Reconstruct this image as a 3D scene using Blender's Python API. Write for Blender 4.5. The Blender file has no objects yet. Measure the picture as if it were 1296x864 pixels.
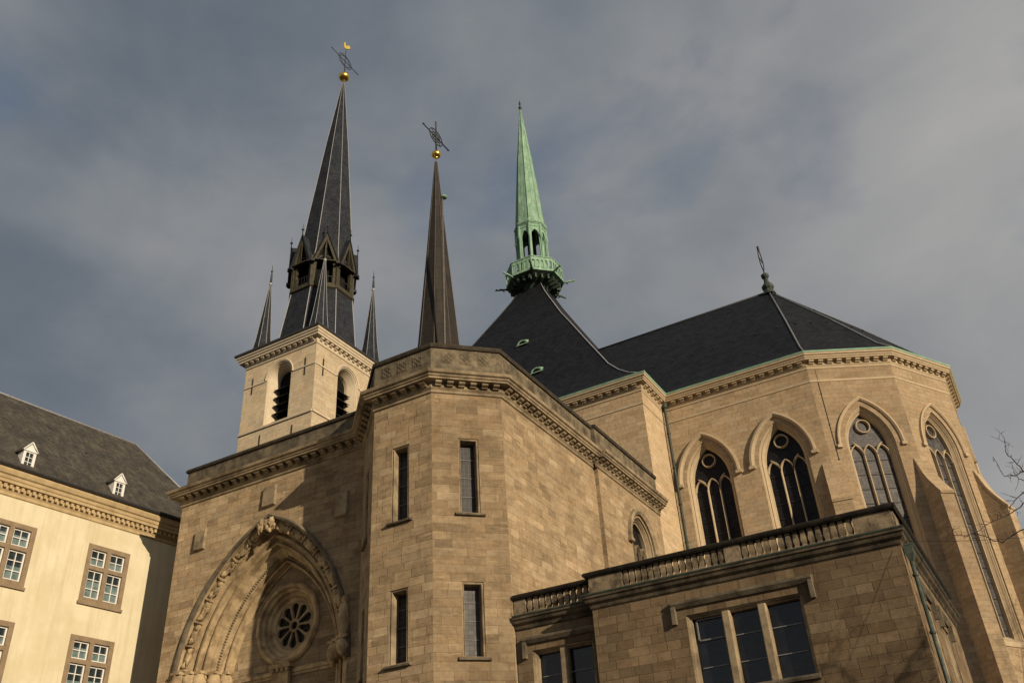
import bpy, bmesh, math, random
from math import sin, cos, pi, sqrt, radians, hypot, atan2
from mathutils import Vector, noise
from mathutils.geometry import tessellate_polygon

scene = bpy.context.scene
COL = scene.collection
R = radians

# ------------------------------------------------------------------ camera
cam_d = bpy.data.cameras.new("camera")
cam = bpy.data.objects.new("camera", cam_d)
COL.objects.link(cam)
scene.camera = cam
cam_d.sensor_width = 36.0
cam_d.lens = 1138.84 / 1296 * 36
cam_d.clip_start = 0.2
cam_d.clip_end = 6000
P_, RO_, YA_ = R(32.321), R(-3.734), R(28.329)
fw = Vector((-sin(YA_) * cos(P_), cos(YA_) * cos(P_), sin(P_)))
rt = Vector((cos(YA_), sin(YA_), 0))
up = rt.cross(fw)
rt2 = rt * cos(RO_) + up * sin(RO_)
up2 = up * cos(RO_) - rt * sin(RO_)
from mathutils import Matrix
m = Matrix((rt2, up2, -fw)).transposed()
cam.matrix_world = m.to_4x4()
cam.location = (0, 0, 1.65)

# ------------------------------------------------------------------ sun, sky, exposure
SUN_EL = R(17.0)
SUN_AZ = atan2(0.924, -0.381)          # compass style: x = sin, y = cos
sdir = Vector((sin(SUN_AZ) * cos(SUN_EL), cos(SUN_AZ) * cos(SUN_EL), sin(SUN_EL)))
sun_d = bpy.data.lights.new("sun", 'SUN')
sun_d.energy = 5.0
sun_d.angle = R(0.5)
sun_d.color = (1.0, 0.825, 0.59)
sun = bpy.data.objects.new("sun", sun_d)
COL.objects.link(sun)
sun.rotation_euler = sdir.to_track_quat('Z', 'Y').to_euler()
sun.location = (60, -20, 60)

world = bpy.data.worlds.new("World")
scene.world = world
world.use_nodes = True
wt = world.node_tree
for n in list(wt.nodes):
    wt.nodes.remove(n)


def N(tree, typ, **kw):
    n = tree.nodes.new(typ)
    for k, v in kw.items():
        setattr(n, k, v)
    return n


def setin(n, **kw):
    for k, v in kw.items():
        n.inputs[k.replace('_', ' ')].default_value = v
    return n


def ramp(tree, fac, stops, interp='LINEAR'):
    r = N(tree, 'ShaderNodeValToRGB')
    r.color_ramp.interpolation = interp
    e = r.color_ramp.elements
    while len(e) < len(stops):
        e.new(0.5)
    for i, (p, c) in enumerate(stops):
        e[i].position = p
        e[i].color = c if len(c) == 4 else (*c, 1)
    tree.links.new(fac, r.inputs['Fac'])
    return r.outputs['Color']


def mixc(tree, fac, a, b, blend='MIX'):
    mx = N(tree, 'ShaderNodeMix', data_type='RGBA', blend_type=blend)
    mx.clamp_result = False
    for sock, v in ((mx.inputs[0], fac), (mx.inputs[6], a), (mx.inputs[7], b)):
        if isinstance(v, (int, float)):
            sock.default_value = v
        elif isinstance(v, tuple):
            sock.default_value = v if len(v) == 4 else (*v, 1)
        else:
            tree.links.new(v, sock)
    return mx.outputs[2]


def mth(tree, op, a, b=None, c=None, clamp=False):
    n = N(tree, 'ShaderNodeMath', operation=op)
    n.use_clamp = clamp
    for i, v in enumerate((a, b, c)):
        if v is None:
            continue
        if isinstance(v, (int, float)):
            n.inputs[i].default_value = v
        else:
            tree.links.new(v, n.inputs[i])
    return n.outputs[0]


sky = N(wt, 'ShaderNodeTexSky', sky_type='NISHITA')
sky.sun_disc = False
sky.sun_elevation = SUN_EL
sky.sun_rotation = SUN_AZ
sky.altitude = 300
tc = N(wt, 'ShaderNodeTexCoord')


def cloud_noise(loc, scale, detail, rough, sx=1, sz=1.6, dist=0.0):
    mp = N(wt, 'ShaderNodeMapping')
    mp.inputs['Location'].default_value = loc
    mp.inputs['Scale'].default_value = (sx, sx, sz)
    wt.links.new(tc.outputs['Generated'], mp.inputs['Vector'])
    nz = N(wt, 'ShaderNodeTexNoise')
    setin(nz, Scale=scale, Detail=detail, Roughness=rough, Distortion=dist)
    wt.links.new(mp.outputs['Vector'], nz.inputs['Vector'])
    return nz.outputs['Fac']


SEED = 6
cn1 = cloud_noise((3.1 + SEED * 3.7, 1.7, 0.4), 1.7, 2.5, 0.45, dist=0.3)
cn2 = cloud_noise((7.3, 2.2 + SEED * 2.3, 5.1), 3.6, 7.0, 0.55, dist=0.25)
cn3 = cloud_noise((1.3, 9.2, 2.7 + SEED * 5.1), 2.3, 6.0, 0.52, dist=0.2)
# cloud bank is thicker and darker towards the west (-x), brighter towards the east
sep = N(wt, 'ShaderNodeSeparateXYZ')
wt.links.new(tc.outputs['Generated'], sep.inputs[0])
lum = mth(wt, 'ADD', mth(wt, 'MULTIPLY', cn1, 1.15), mth(wt, 'MULTIPLY', cn2, 0.65))
lum = mth(wt, 'ADD', mth(wt, 'SUBTRACT', lum, 0.40), mth(wt, 'MULTIPLY', sep.outputs['X'], 0.25))
cloud = ramp(wt, lum, [(0.10, (1.05, 1.26, 1.62)), (0.26, (1.46, 1.70, 2.02)), (0.40, (2.16, 2.33, 2.54)),
                       (0.56, (2.90, 2.93, 3.02)), (0.85, (4.0, 3.95, 3.85))])
gap = ramp(wt, cn3, [(0.34, (1, 1, 1)), (0.46, (0.0, 0.0, 0.0))])
skyc = mixc(wt, mth(wt, 'MULTIPLY', gap, 0.55), cloud, sky.outputs['Color'])
bg = N(wt, 'ShaderNodeBackground')
bg.inputs['Strength'].default_value = 0.10
wt.links.new(skyc, bg.inputs['Color'])
wo = N(wt, 'ShaderNodeOutputWorld')
wt.links.new(bg.outputs[0], wo.inputs['Surface'])

scene.view_settings.view_transform = 'Standard'
scene.view_settings.look = 'None'
scene.view_settings.exposure = 0.0
scene.view_settings.gamma = 1.0

# ------------------------------------------------------------------ materials
KS = 0.78                                     # stone and render albedo scale


def sc3(c, k=KS):
    return tuple(x * k for x in c)


def new_mat(name):
    mt = bpy.data.materials.new(name)
    mt.use_nodes = True
    t = mt.node_tree
    for n in list(t.nodes):
        t.nodes.remove(n)
    out = N(t, 'ShaderNodeOutputMaterial')
    b = N(t, 'ShaderNodeBsdfPrincipled')
    t.links.new(b.outputs[0], out.inputs['Surface'])
    return mt, t, b


def uvsplit(t):
    uv = N(t, 'ShaderNodeUVMap')
    s = N(t, 'ShaderNodeSeparateXYZ')
    t.links.new(uv.outputs[0], s.inputs[0])
    return uv.outputs[0], s.outputs['X'], s.outputs['Y']


def tnoise(t, vec, scale, detail=4, rough=0.55, scl=None, loc=None):
    if scl or loc:
        mp = N(t, 'ShaderNodeMapping')
        if scl:
            mp.inputs['Scale'].default_value = scl
        if loc:
            mp.inputs['Location'].default_value = loc
        t.links.new(vec, mp.inputs['Vector'])
        vec = mp.outputs[0]
    nz = N(t, 'ShaderNodeTexNoise')
    setin(nz, Scale=scale, Detail=detail, Roughness=rough)
    t.links.new(vec, nz.inputs['Vector'])
    return nz.outputs['Fac']


def position(t):
    g = N(t, 'ShaderNodeNewGeometry')
    return g.outputs['Position']


def stone(name, light, mid, dark, course=0.34, block=0.78, joint=0.72, streak=0.5, grime=0.4, grime_col=(0.10, 0.075, 0.05), bump=0.5, jw=0.009, spread=1.0, patch=1.0):
    """coursed ashlar with random block lengths; every block has a tint of its own"""
    light, mid, dark = sc3(light), sc3(mid), sc3(dark)
    mt, t, b = new_mat(name)
    L = t.links.new
    uv, u, v = uvsplit(t)
    vr = mth(t, 'DIVIDE', v, course)
    row = mth(t, 'FLOOR', vr)
    fr = mth(t, 'FRACT', vr)
    wn = N(t, 'ShaderNodeTexWhiteNoise', noise_dimensions='1D')
    L(row, wn.inputs['W'])
    # 1-D voronoi per row gives irregular block lengths
    w = mth(t, 'ADD', mth(t, 'DIVIDE', u, block), mth(t, 'MULTIPLY', row, 37.31))
    w = mth(t, 'ADD', w, wn.outputs['Value'])
    v1 = N(t, 'ShaderNodeTexVoronoi', voronoi_dimensions='1D', feature='F1')
    v2 = N(t, 'ShaderNodeTexVoronoi', voronoi_dimensions='1D', feature='DISTANCE_TO_EDGE')
    for vn in (v1, v2):
        vn.inputs['Scale'].default_value = 1.0
        vn.inputs['Randomness'].default_value = 0.75
        L(w, vn.inputs['W'])
    sc = N(t, 'ShaderNodeSeparateColor')
    L(v1.outputs['Color'], sc.inputs[0])
    pos = position(t)
    blk = mth(t, 'ADD', mth(t, 'MULTIPLY', mth(t, 'SUBTRACT', sc.outputs[0], 0.5), spread), 0.5)
    col = ramp(t, blk, [(0.0, dark), (0.35, mid), (0.7, mid), (1.0, light)])
    # hue drift: some blocks more ochre, some greyer
    col = mixc(t, mth(t, 'MULTIPLY', sc.outputs[1], 0.30), col, mixc(t, 1.0, col, (1.12, 0.93, 0.72), 'MULTIPLY'))
    col = mixc(t, mth(t, 'MULTIPLY', mth(t, 'GREATER_THAN', sc.outputs[2], 0.82), 0.35), col, mixc(t, 1.0, col, (0.78, 0.80, 0.84), 'MULTIPLY'))
    # within-block mottling, pale lime streaks and broad grime
    n1 = tnoise(t, pos, 5.0, 6, 0.62)
    col = mixc(t, 0.45, col, mixc(t, 1.0, col, ramp(t, n1, [(0.3, (0.62, 0.60, 0.58)), (0.55, (1.0, 1.0, 1.0)), (0.75, (1.28, 1.25, 1.2))]), 'MULTIPLY'))
    n2 = tnoise(t, uv, 1.0, 5, 0.6, scl=(1.1, 5.5, 1))
    stm = ramp(t, n2, [(0.56, (0, 0, 0)), (0.70, (1, 1, 1))])
    stf = mth(t, 'MULTIPLY', mth(t, 'MULTIPLY', stm, streak), mth(t, 'ADD', mth(t, 'MULTIPLY', sc.outputs[1], 0.7), 0.2))
    col = mixc(t, stf, col, tuple(min(1, c * 1.18) for c in light))
    n5 = tnoise(t, uv, 0.9, 7, 0.68, scl=(0.9, 2.2, 1), loc=(4, 8, 0))
    col = mixc(t, patch, col, mixc(t, 1.0, col, ramp(t, n5, [(0.30, (0.70, 0.685, 0.66)), (0.47, (0.97, 0.965, 0.955)), (0.60, (1.08, 1.08, 1.08)), (0.72, (1.26, 1.25, 1.22))]), 'MULTIPLY'))
    n3 = tnoise(t, pos, 0.35, 6, 0.6)
    gm = ramp(t, n3, [(0.45, (0, 0, 0)), (0.72, (1, 1, 1))])
    col = mixc(t, mth(t, 'MULTIPLY', gm, grime), col, mixc(t, 0.6, mixc(t, 1.0, col, (0.62, 0.58, 0.52), 'MULTIPLY'), grime_col))
    n6 = tnoise(t, uv, 1.0, 6, 0.65, scl=(2.6, 0.22, 1), loc=(2, 5, 0))
    rm = ramp(t, n6, [(0.54, (0, 0, 0)), (0.68, (1, 1, 1))])
    col = mixc(t, mth(t, 'MULTIPLY', rm, grime * 0.75), col, mixc(t, 1.0, col, (0.60, 0.56, 0.50), 'MULTIPLY'))
    # joints
    jv = mth(t, 'MINIMUM', fr, mth(t, 'SUBTRACT', 1.0, fr))
    jv = mth(t, 'MULTIPLY', jv, course)
    jh = mth(t, 'MULTIPLY', v2.outputs['Distance'], block)
    jd = mth(t, 'MINIMUM', jv, jh)
    jn = mth(t, 'ADD', jd, mth(t, 'MULTIPLY', mth(t, 'SUBTRACT', n1, 0.5), 0.012))
    jm = mth(t, 'SUBTRACT', 1.0, mth(t, 'DIVIDE', jn, jw * 2, clamp=True), clamp=True)
    col = mixc(t, mth(t, 'MULTIPLY', jm, min(1.0, 1 - joint + 0.34)), col, mixc(t, 1.0, col, (0.42, 0.38, 0.34), 'MULTIPLY'))
    L(col, b.inputs['Base Color'])
    b.inputs['Roughness'].default_value = 0.9
    if 'Diffuse Roughness' in b.inputs:
        b.inputs['Diffuse Roughness'].default_value = 0.95
    b.inputs['Specular IOR Level'].default_value = 0.12
    n4 = tnoise(t, pos, 14.0, 6, 0.65)
    h = mth(t, 'ADD', mth(t, 'MULTIPLY', n4, 0.020), mth(t, 'MULTIPLY', sc.outputs[2], 0.010))
    h = mth(t, 'SUBTRACT', h, mth(t, 'MULTIPLY', jm, 0.014))
    bp = N(t, 'ShaderNodeBump')
    bp.inputs['Strength'].default_value = bump
    bp.inputs['Distance'].default_value = 1.0
    L(h, bp.inputs['Height'])
    L(bp.outputs[0], b.inputs['Normal'])
    return mt


def mottled(name, a, bcol, scale=3.0, rough=0.85, spec=0.2, bump=0.3, dirt=None, dscale=0.8, bdist=0.02, vert=False, metallic=0.0):
    if metallic < .5:
        a, bcol = sc3(a), sc3(bcol)
        dirt = sc3(dirt) if dirt else None
    mt, t, b = new_mat(name)
    L = t.links.new
    pos = position(t)
    n1 = tnoise(t, pos, scale, 7, 0.62, scl=(1, 1, 0.25) if vert else None)
    col = ramp(t, n1, [(0.32, bcol), (0.66, a)])
    if dirt:
        n2 = tnoise(t, pos, dscale, 7, 0.65, loc=(5, 3, 1))
        col = mixc(t, ramp(t, n2, [(0.44, (0, 0, 0)), (0.62, (0.85, 0.85, 0.85))]), col, dirt)
    L(col, b.inputs['Base Color'])
    b.inputs['Roughness'].default_value = rough
    b.inputs['Specular IOR Level'].default_value = spec
    b.inputs['Metallic'].default_value = metallic
    if bump:
        n3 = tnoise(t, pos, scale * 5, 6, 0.6)
        bp = N(t, 'ShaderNodeBump')
        bp.inputs['Strength'].default_value = bump
        bp.inputs['Distance'].default_value = bdist
        L(n3, bp.inputs['Height'])
        L(bp.outputs[0], b.inputs['Normal'])
    return mt


def slates(name, a, bcol, w=0.26, h=0.16, rough=0.55, spec=0.35, lichen=None):
    mt, t, b = new_mat(name)
    L = t.links.new
    uv, u, v = uvsplit(t)
    br = N(t, 'ShaderNodeTexBrick')
    br.offset = 0.5
    setin(br, Scale=1.0, Mortar_Size=0.008, Mortar_Smooth=0.3, Bias=0.0, Brick_Width=w, Row_Height=h)
    a, bcol = sc3(a, .85), sc3(bcol, .85)
    br.inputs['Color1'].default_value = (*a, 1)
    br.inputs['Color2'].default_value = (*bcol, 1)
    br.inputs['Mortar'].default_value = (a[0] * 0.35, a[1] * 0.35, a[2] * 0.35, 1)
    L(uv, br.inputs['Vector'])
    pos = position(t)
    n1 = tnoise(t, pos, 0.9, 6, 0.6)
    col = mixc(t, 1.0, br.outputs['Color'], ramp(t, n1, [(0.3, (0.72, 0.72, 0.74)), (0.7, (1.3, 1.28, 1.22))]), 'MULTIPLY')
    if lichen:
        n2 = tnoise(t, uv, 1.6, 7, 0.7, scl=(1, 0.5, 1))
        col = mixc(t, ramp(t, n2, [(0.50, (0, 0, 0)), (0.72, (0.7, 0.7, 0.7))]), col, lichen)
    L(col, b.inputs['Base Color'])
    b.inputs['Roughness'].default_value = rough
    b.inputs['Specular IOR Level'].default_value = spec
    bp = N(t, 'ShaderNodeBump')
    bp.inputs['Strength'].default_value = 0.5
    bp.inputs['Distance'].default_value = 0.02
    fr = mth(t, 'FRACT', mth(t, 'DIVIDE', v, h))
    L(mth(t, 'ADD', mth(t, 'MULTIPLY', fr, -0.6), br.outputs['Fac']), bp.inputs['Height'])
    L(bp.outputs[0], b.inputs['Normal'])
    return mt


def leaded(name, glass, lead, pw=0.22, ph=0.22, lw=0.018, rough=0.22, bar=None, spec=0.5):
    """leaded window glass: small quarries, each slightly tilted"""
    mt, t, b = new_mat(name)
    L = t.links.new
    uv, u, v = uvsplit(t)
    br = N(t, 'ShaderNodeTexBrick')
    br.offset = 0.0
    setin(br, Scale=1.0, Mortar_Size=lw, Mortar_Smooth=0.1, Bias=0.0, Brick_Width=pw, Row_Height=ph)
    br.inputs['Color1'].default_value = (*glass, 1)
    br.inputs['Color2'].default_value = (*[c * 0.6 for c in glass], 1)
    br.inputs['Mortar'].default_value = (*lead, 1)
    L(uv, br.inputs['Vector'])
    pos = position(t)
    n1 = tnoise(t, pos, 2.0, 5, 0.6)
    col = mixc(t, 1.0, br.outputs['Color'], ramp(t, n1, [(0.3, (0.6, 0.6, 0.6)), (0.7, (1.35, 1.3, 1.25))]), 'MULTIPLY')
    L(col, b.inputs['Base Color'])
    b.inputs['Roughness'].default_value = rough
    b.inputs['Specular IOR Level'].default_value = spec
    n2 = tnoise(t, pos, 7.0, 3, 0.5)
    bp = N(t, 'ShaderNodeBump')
    bp.inputs['Strength'].default_value = 0.2
    bp.inputs['Distance'].default_value = 0.02
    L(mth(t, 'ADD', n2, mth(t, 'MULTIPLY', br.outputs['Fac'], 0.2)), bp.inputs['Height'])
    L(bp.outputs[0], b.inputs['Normal'])
    return mt


def patina(name, a, bcol, seam=(0.10, 0.22, 0.15)):
    """green copper sheets with standing seams"""
    mt, t, b = new_mat(name)
    L = t.links.new
    uv, u, v = uvsplit(t)
    br = N(t, 'ShaderNodeTexBrick')
    br.offset = 0.5
    setin(br, Scale=1.0, Mortar_Size=0.015, Mortar_Smooth=0.2, Bias=0.0, Brick_Width=0.95, Row_Height=0.42)
    br.inputs['Color1'].default_value = (*a, 1)
    br.inputs['Color2'].default_value = (*bcol, 1)
    br.inputs['Mortar'].default_value = (*seam, 1)
    cb = N(t, 'ShaderNodeCombineXYZ')
    L(v, cb.inputs[0])
    L(u, cb.inputs[1])
    L(cb.outputs[0], br.inputs['Vector'])
    pos = position(t)
    n1 = tnoise(t, pos, 2.5, 6, 0.65, scl=(1, 1, 0.3))
    col = mixc(t, 1.0, br.outputs['Color'], ramp(t, n1, [(0.28, (0.55, 0.58, 0.56)), (0.6, (1.05, 1.03, 1.0)), (0.8, (1.3, 1.15, 1.1))]), 'MULTIPLY')
    L(col, b.inputs['Base Color'])
    b.inputs['Roughness'].default_value = 0.75
    b.inputs['Specular IOR Level'].default_value = 0.25
    bp = N(t, 'ShaderNodeBump')
    bp.inputs['Strength'].default_value = 0.4
    bp.inputs['Distance'].default_value = 0.03
    L(mth(t, 'ADD', br.outputs['Fac'], mth(t, 'MULTIPLY', n1, 0.3)), bp.inputs['Height'])
    L(bp.outputs[0], b.inputs['Normal'])
    return mt


def plain(name, c, rough=0.6, spec=0.3, metallic=0.0, var=0.25, scale=6):
    lo = tuple(x * (1 - var) for x in c)
    hi = tuple(min(1, x * (1 + var)) for x in c)
    return mottled(name, hi, lo, scale=scale, rough=rough, spec=spec, bump=0.15, metallic=metallic, bdist=0.01)


M = {}
M['brown'] = stone('brown_sandstone', (0.58, 0.465, 0.315), (0.43, 0.332, 0.215), (0.30, 0.228, 0.146), course=0.38, block=0.92, streak=0.75, grime=0.46, spread=0.85, bump=0.8)
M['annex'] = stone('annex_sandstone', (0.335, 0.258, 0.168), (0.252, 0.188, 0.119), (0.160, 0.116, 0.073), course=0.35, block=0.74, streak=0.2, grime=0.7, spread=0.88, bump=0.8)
M['buff'] = stone('buff_sandstone', (0.71, 0.57, 0.392), (0.63, 0.495, 0.33), (0.53, 0.402, 0.258), course=0.33, block=0.8, streak=0.2, grime=0.18, spread=0.85, patch=0.45)
M['cream'] = stone('cream_limestone', (0.72, 0.625, 0.47), (0.65, 0.555, 0.405), (0.58, 0.48, 0.34), course=0.42, block=0.95, streak=0.2, grime=0.2, joint=0.8, spread=0.75, patch=0.45)
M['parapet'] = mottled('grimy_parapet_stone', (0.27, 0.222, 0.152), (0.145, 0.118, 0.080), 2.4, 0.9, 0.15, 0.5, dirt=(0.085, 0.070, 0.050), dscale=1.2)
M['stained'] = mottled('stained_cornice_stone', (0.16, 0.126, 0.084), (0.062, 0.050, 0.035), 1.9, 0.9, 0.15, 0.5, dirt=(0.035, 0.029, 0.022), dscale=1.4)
M['trim_brown'] = mottled('brown_stone_trim', (0.42, 0.335, 0.222), (0.28, 0.215, 0.138), 2.2, 0.9, 0.15, 0.4, dirt=(0.13, 0.10, 0.066), dscale=0.7)
M['trim_buff'] = mottled('buff_stone_trim', (0.575, 0.46, 0.312), (0.475, 0.37, 0.24), 2.2, 0.9, 0.15, 0.35)
M['trim_cream'] = mottled('cream_stone_trim', (0.70, 0.60, 0.45), (0.58, 0.48, 0.34), 2.2, 0.9, 0.15, 0.3)
M['portal'] = mottled('ochre_portal_stone', (0.58, 0.445, 0.27), (0.42, 0.315, 0.185), 1.8, 0.9, 0.15, 0.4, dirt=(0.22, 0.155, 0.09), dscale=1.3)
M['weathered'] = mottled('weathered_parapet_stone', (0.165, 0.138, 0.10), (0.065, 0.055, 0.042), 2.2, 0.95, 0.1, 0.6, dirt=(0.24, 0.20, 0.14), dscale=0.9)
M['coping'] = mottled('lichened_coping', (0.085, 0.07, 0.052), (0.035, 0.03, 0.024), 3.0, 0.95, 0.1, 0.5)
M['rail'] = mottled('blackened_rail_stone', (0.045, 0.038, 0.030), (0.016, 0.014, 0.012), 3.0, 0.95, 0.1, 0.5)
M['baluster'] = mottled('baluster_stone', (0.37, 0.29, 0.19), (0.20, 0.155, 0.10), 2.6, 0.9, 0.15, 0.4, dirt=(0.06, 0.048, 0.035), dscale=1.6)
M['slate'] = slates('dark_slate', (0.0110, 0.0128, 0.0172), (0.0205, 0.0225, 0.0280), w=0.34, h=0.22, rough=0.65, spec=0.1)
M['slate_spire'] = slates('grey_spire_slate', (0.025, 0.029, 0.038), (0.042, 0.047, 0.058), w=0.24, h=0.2, rough=0.7, spec=0.05)
M['house_slate'] = slates('brown_grey_house_slate', (0.050, 0.046, 0.040), (0.080, 0.073, 0.062), w=0.22, h=0.17, rough=0.75, spec=0.2, lichen=(0.13, 0.115, 0.085))
M['lead'] = plain('lead_flashing', (0.36, 0.36, 0.37), 0.5, 0.4, 0.0)
M['lead_dark'] = plain('dull_lead_flashing', (0.20, 0.21, 0.21), 0.6, 0.2)
M['bronze'] = patina('brown_copper_sheet', (0.034, 0.027, 0.022), (0.024, 0.0195, 0.0165), seam=(0.010, 0.008, 0.007))
M['bronze_rib'] = plain('worn_copper_rib', (0.12, 0.107, 0.095), 0.5, 0.3)
M['copper'] = patina('green_copper', (0.27, 0.42, 0.315), (0.21, 0.355, 0.26))
M['copper_dark'] = mottled('dark_green_copper', (0.055, 0.095, 0.065), (0.02, 0.032, 0.024), 3.0, 0.7, 0.3, 0.3)
M['copper_gutter'] = mottled('green_copper_gutter', (0.33, 0.55, 0.40), (0.20, 0.36, 0.25), 1.4, 0.7, 0.3, 0.2)
M['pipe'] = mottled('tarnished_copper_pipe', (0.065, 0.082, 0.064), (0.03, 0.037, 0.03), 3.0, 0.6, 0.3, 0.2)
M['pipe_green'] = mottled('green_copper_pipe', (0.10, 0.135, 0.112), (0.05, 0.066, 0.056), 3.0, 0.6, 0.3, 0.2)
M['gold'] = plain('gilded_metal', (0.85, 0.53, 0.13), 0.28, 0.5, 1.0, 0.12)
M['yellow'] = plain('gold_yellow_paint', (0.62, 0.45, 0.07), 0.5, 0.3, 0.0, 0.1)
M['iron'] = plain('dark_iron', (0.03, 0.03, 0.032), 0.6, 0.3)
M['louvre'] = plain('black_louvre_boards', (0.02, 0.02, 0.02), 0.7, 0.2)
M['timber'] = mottled('olive_lantern_cladding', (0.080, 0.070, 0.043), (0.038, 0.034, 0.023), 2.5, 0.7, 0.25, 0.3)
M['dark'] = plain('dark_interior', (0.012, 0.011, 0.010), 0.9, 0.1)
M['glass_dark'] = leaded('dark_leaded_glass', (0.008, 0.008, 0.010), (0.006, 0.006, 0.006), 0.2, 0.2, 0.014, 0.45, spec=0.12)
M['glass_grey'] = leaded('grey_leaded_glass', (0.085, 0.082, 0.088), (0.030, 0.030, 0.031), 0.22, 0.22, 0.012, 0.5, spec=0.2)
M['glass_choir'] = leaded('choir_leaded_glass', (0.018, 0.017, 0.021), (0.010, 0.010, 0.010), 0.15, 0.19, 0.012, 0.45, spec=0.15)
M['glass_turret'] = leaded('turret_leaded_glass', (0.030, 0.031, 0.035), (0.062, 0.060, 0.055), 0.20, 0.24, 0.012, 0.5, spec=0.2)
M['glass_annex'] = leaded('annex_window_glass', (0.010, 0.011, 0.015), (0.010, 0.010, 0.010), 0.28, 0.35, 0.01, 0.12, spec=0.5)
M['bar'] = plain('pale_saddle_bar', (0.22, 0.215, 0.22), 0.6, 0.3)
M['plaster_base'] = mottled('yellow_render', (0.80, 0.725, 0.53), (0.735, 0.655, 0.465), 0.8, 0.92, 0.1, 0.35, dirt=(0.68, 0.60, 0.40), dscale=0.35)
M['plaster'] = M.pop('plaster_base')
_t = M['plaster'].node_tree
_b = [n for n in _t.nodes if n.type == 'BSDF_PRINCIPLED'][0]
_c = _b.inputs['Base Color'].links[0].from_socket
_n = tnoise(_t, uvsplit(_t)[0], 1.0, 6, 0.65, scl=(2.2, 0.16, 1))
_t.links.new(mixc(_t, 0.55, _c, mixc(_t, 1.0, _c, ramp(_t, _n, [(0.34, (0.80, 0.77, 0.72)), (0.52, (1, 1, 1)), (0.7, (1.05, 1.05, 1.05))]), 'MULTIPLY')), _b.inputs['Base Color'])
M['house_trim'] = mottled('brown_window_surround', (0.33, 0.25, 0.165), (0.24, 0.178, 0.115), 2.5, 0.9, 0.15, 0.3)
M['house_cornice'] = mottled('ochre_eaves_stone', (0.58, 0.445, 0.255), (0.42, 0.31, 0.17), 1.6, 0.9, 0.15, 0.3)
M['white'] = plain('white_paint', (0.80, 0.79, 0.76), 0.5, 0.3, 0, 0.06)
M['house_glass'] = mottled('window_glass', (0.035, 0.055, 0.062), (0.015, 0.020, 0.024), 1.3, 0.06, 0.6, 0.0)
M['curtain'] = mottled('pale_curtain_behind_glass', (0.22, 0.30, 0.30), (0.10, 0.15, 0.155), 3.0, 0.15, 0.5, 0.0)
M['zinc'] = plain('dark_zinc_gutter', (0.045, 0.042, 0.040), 0.5, 0.3)
M['bark'] = mottled('grey_brown_bark', (0.12, 0.092, 0.072), (0.055, 0.042, 0.034), 6.0, 0.9, 0.1, 0.5)
M['twig'] = plain('dark_twig', (0.085, 0.066, 0.055), 0.8, 0.1)
M['ground'] = mottled('dark_cobble_paving', (0.075, 0.07, 0.065), (0.045, 0.043, 0.040), 0.6, 0.9, 0.2, 0.4)
M['road'] = mottled('asphalt', (0.06, 0.058, 0.055), (0.04, 0.04, 0.039), 1.5, 0.9, 0.2, 0.4)
M['kerb'] = plain('granite_kerb', (0.28, 0.27, 0.25), 0.8, 0.2)


# ------------------------------------------------------------------ mesh helpers
class Frame:
    """vertical plane: origin, horizontal direction t (left to right seen from outside), outward normal n"""
    def __init__(s, p0, p1):
        s.o = Vector((p0[0], p0[1], 0))
        d = Vector((p1[0] - p0[0], p1[1] - p0[1], 0))
        s.len = d.length
        s.t = d.normalized()
        s.n = Vector((s.t.y, -s.t.x, 0))

    def p(s, u, z, d=0.0):
        """d = depth INTO the wall"""
        q = s.o + s.t * u - s.n * d
        return Vector((q.x, q.y, z))

    def u(s, x, y):
        return (Vector((x, y, 0)) - s.o).dot(s.t)


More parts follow.
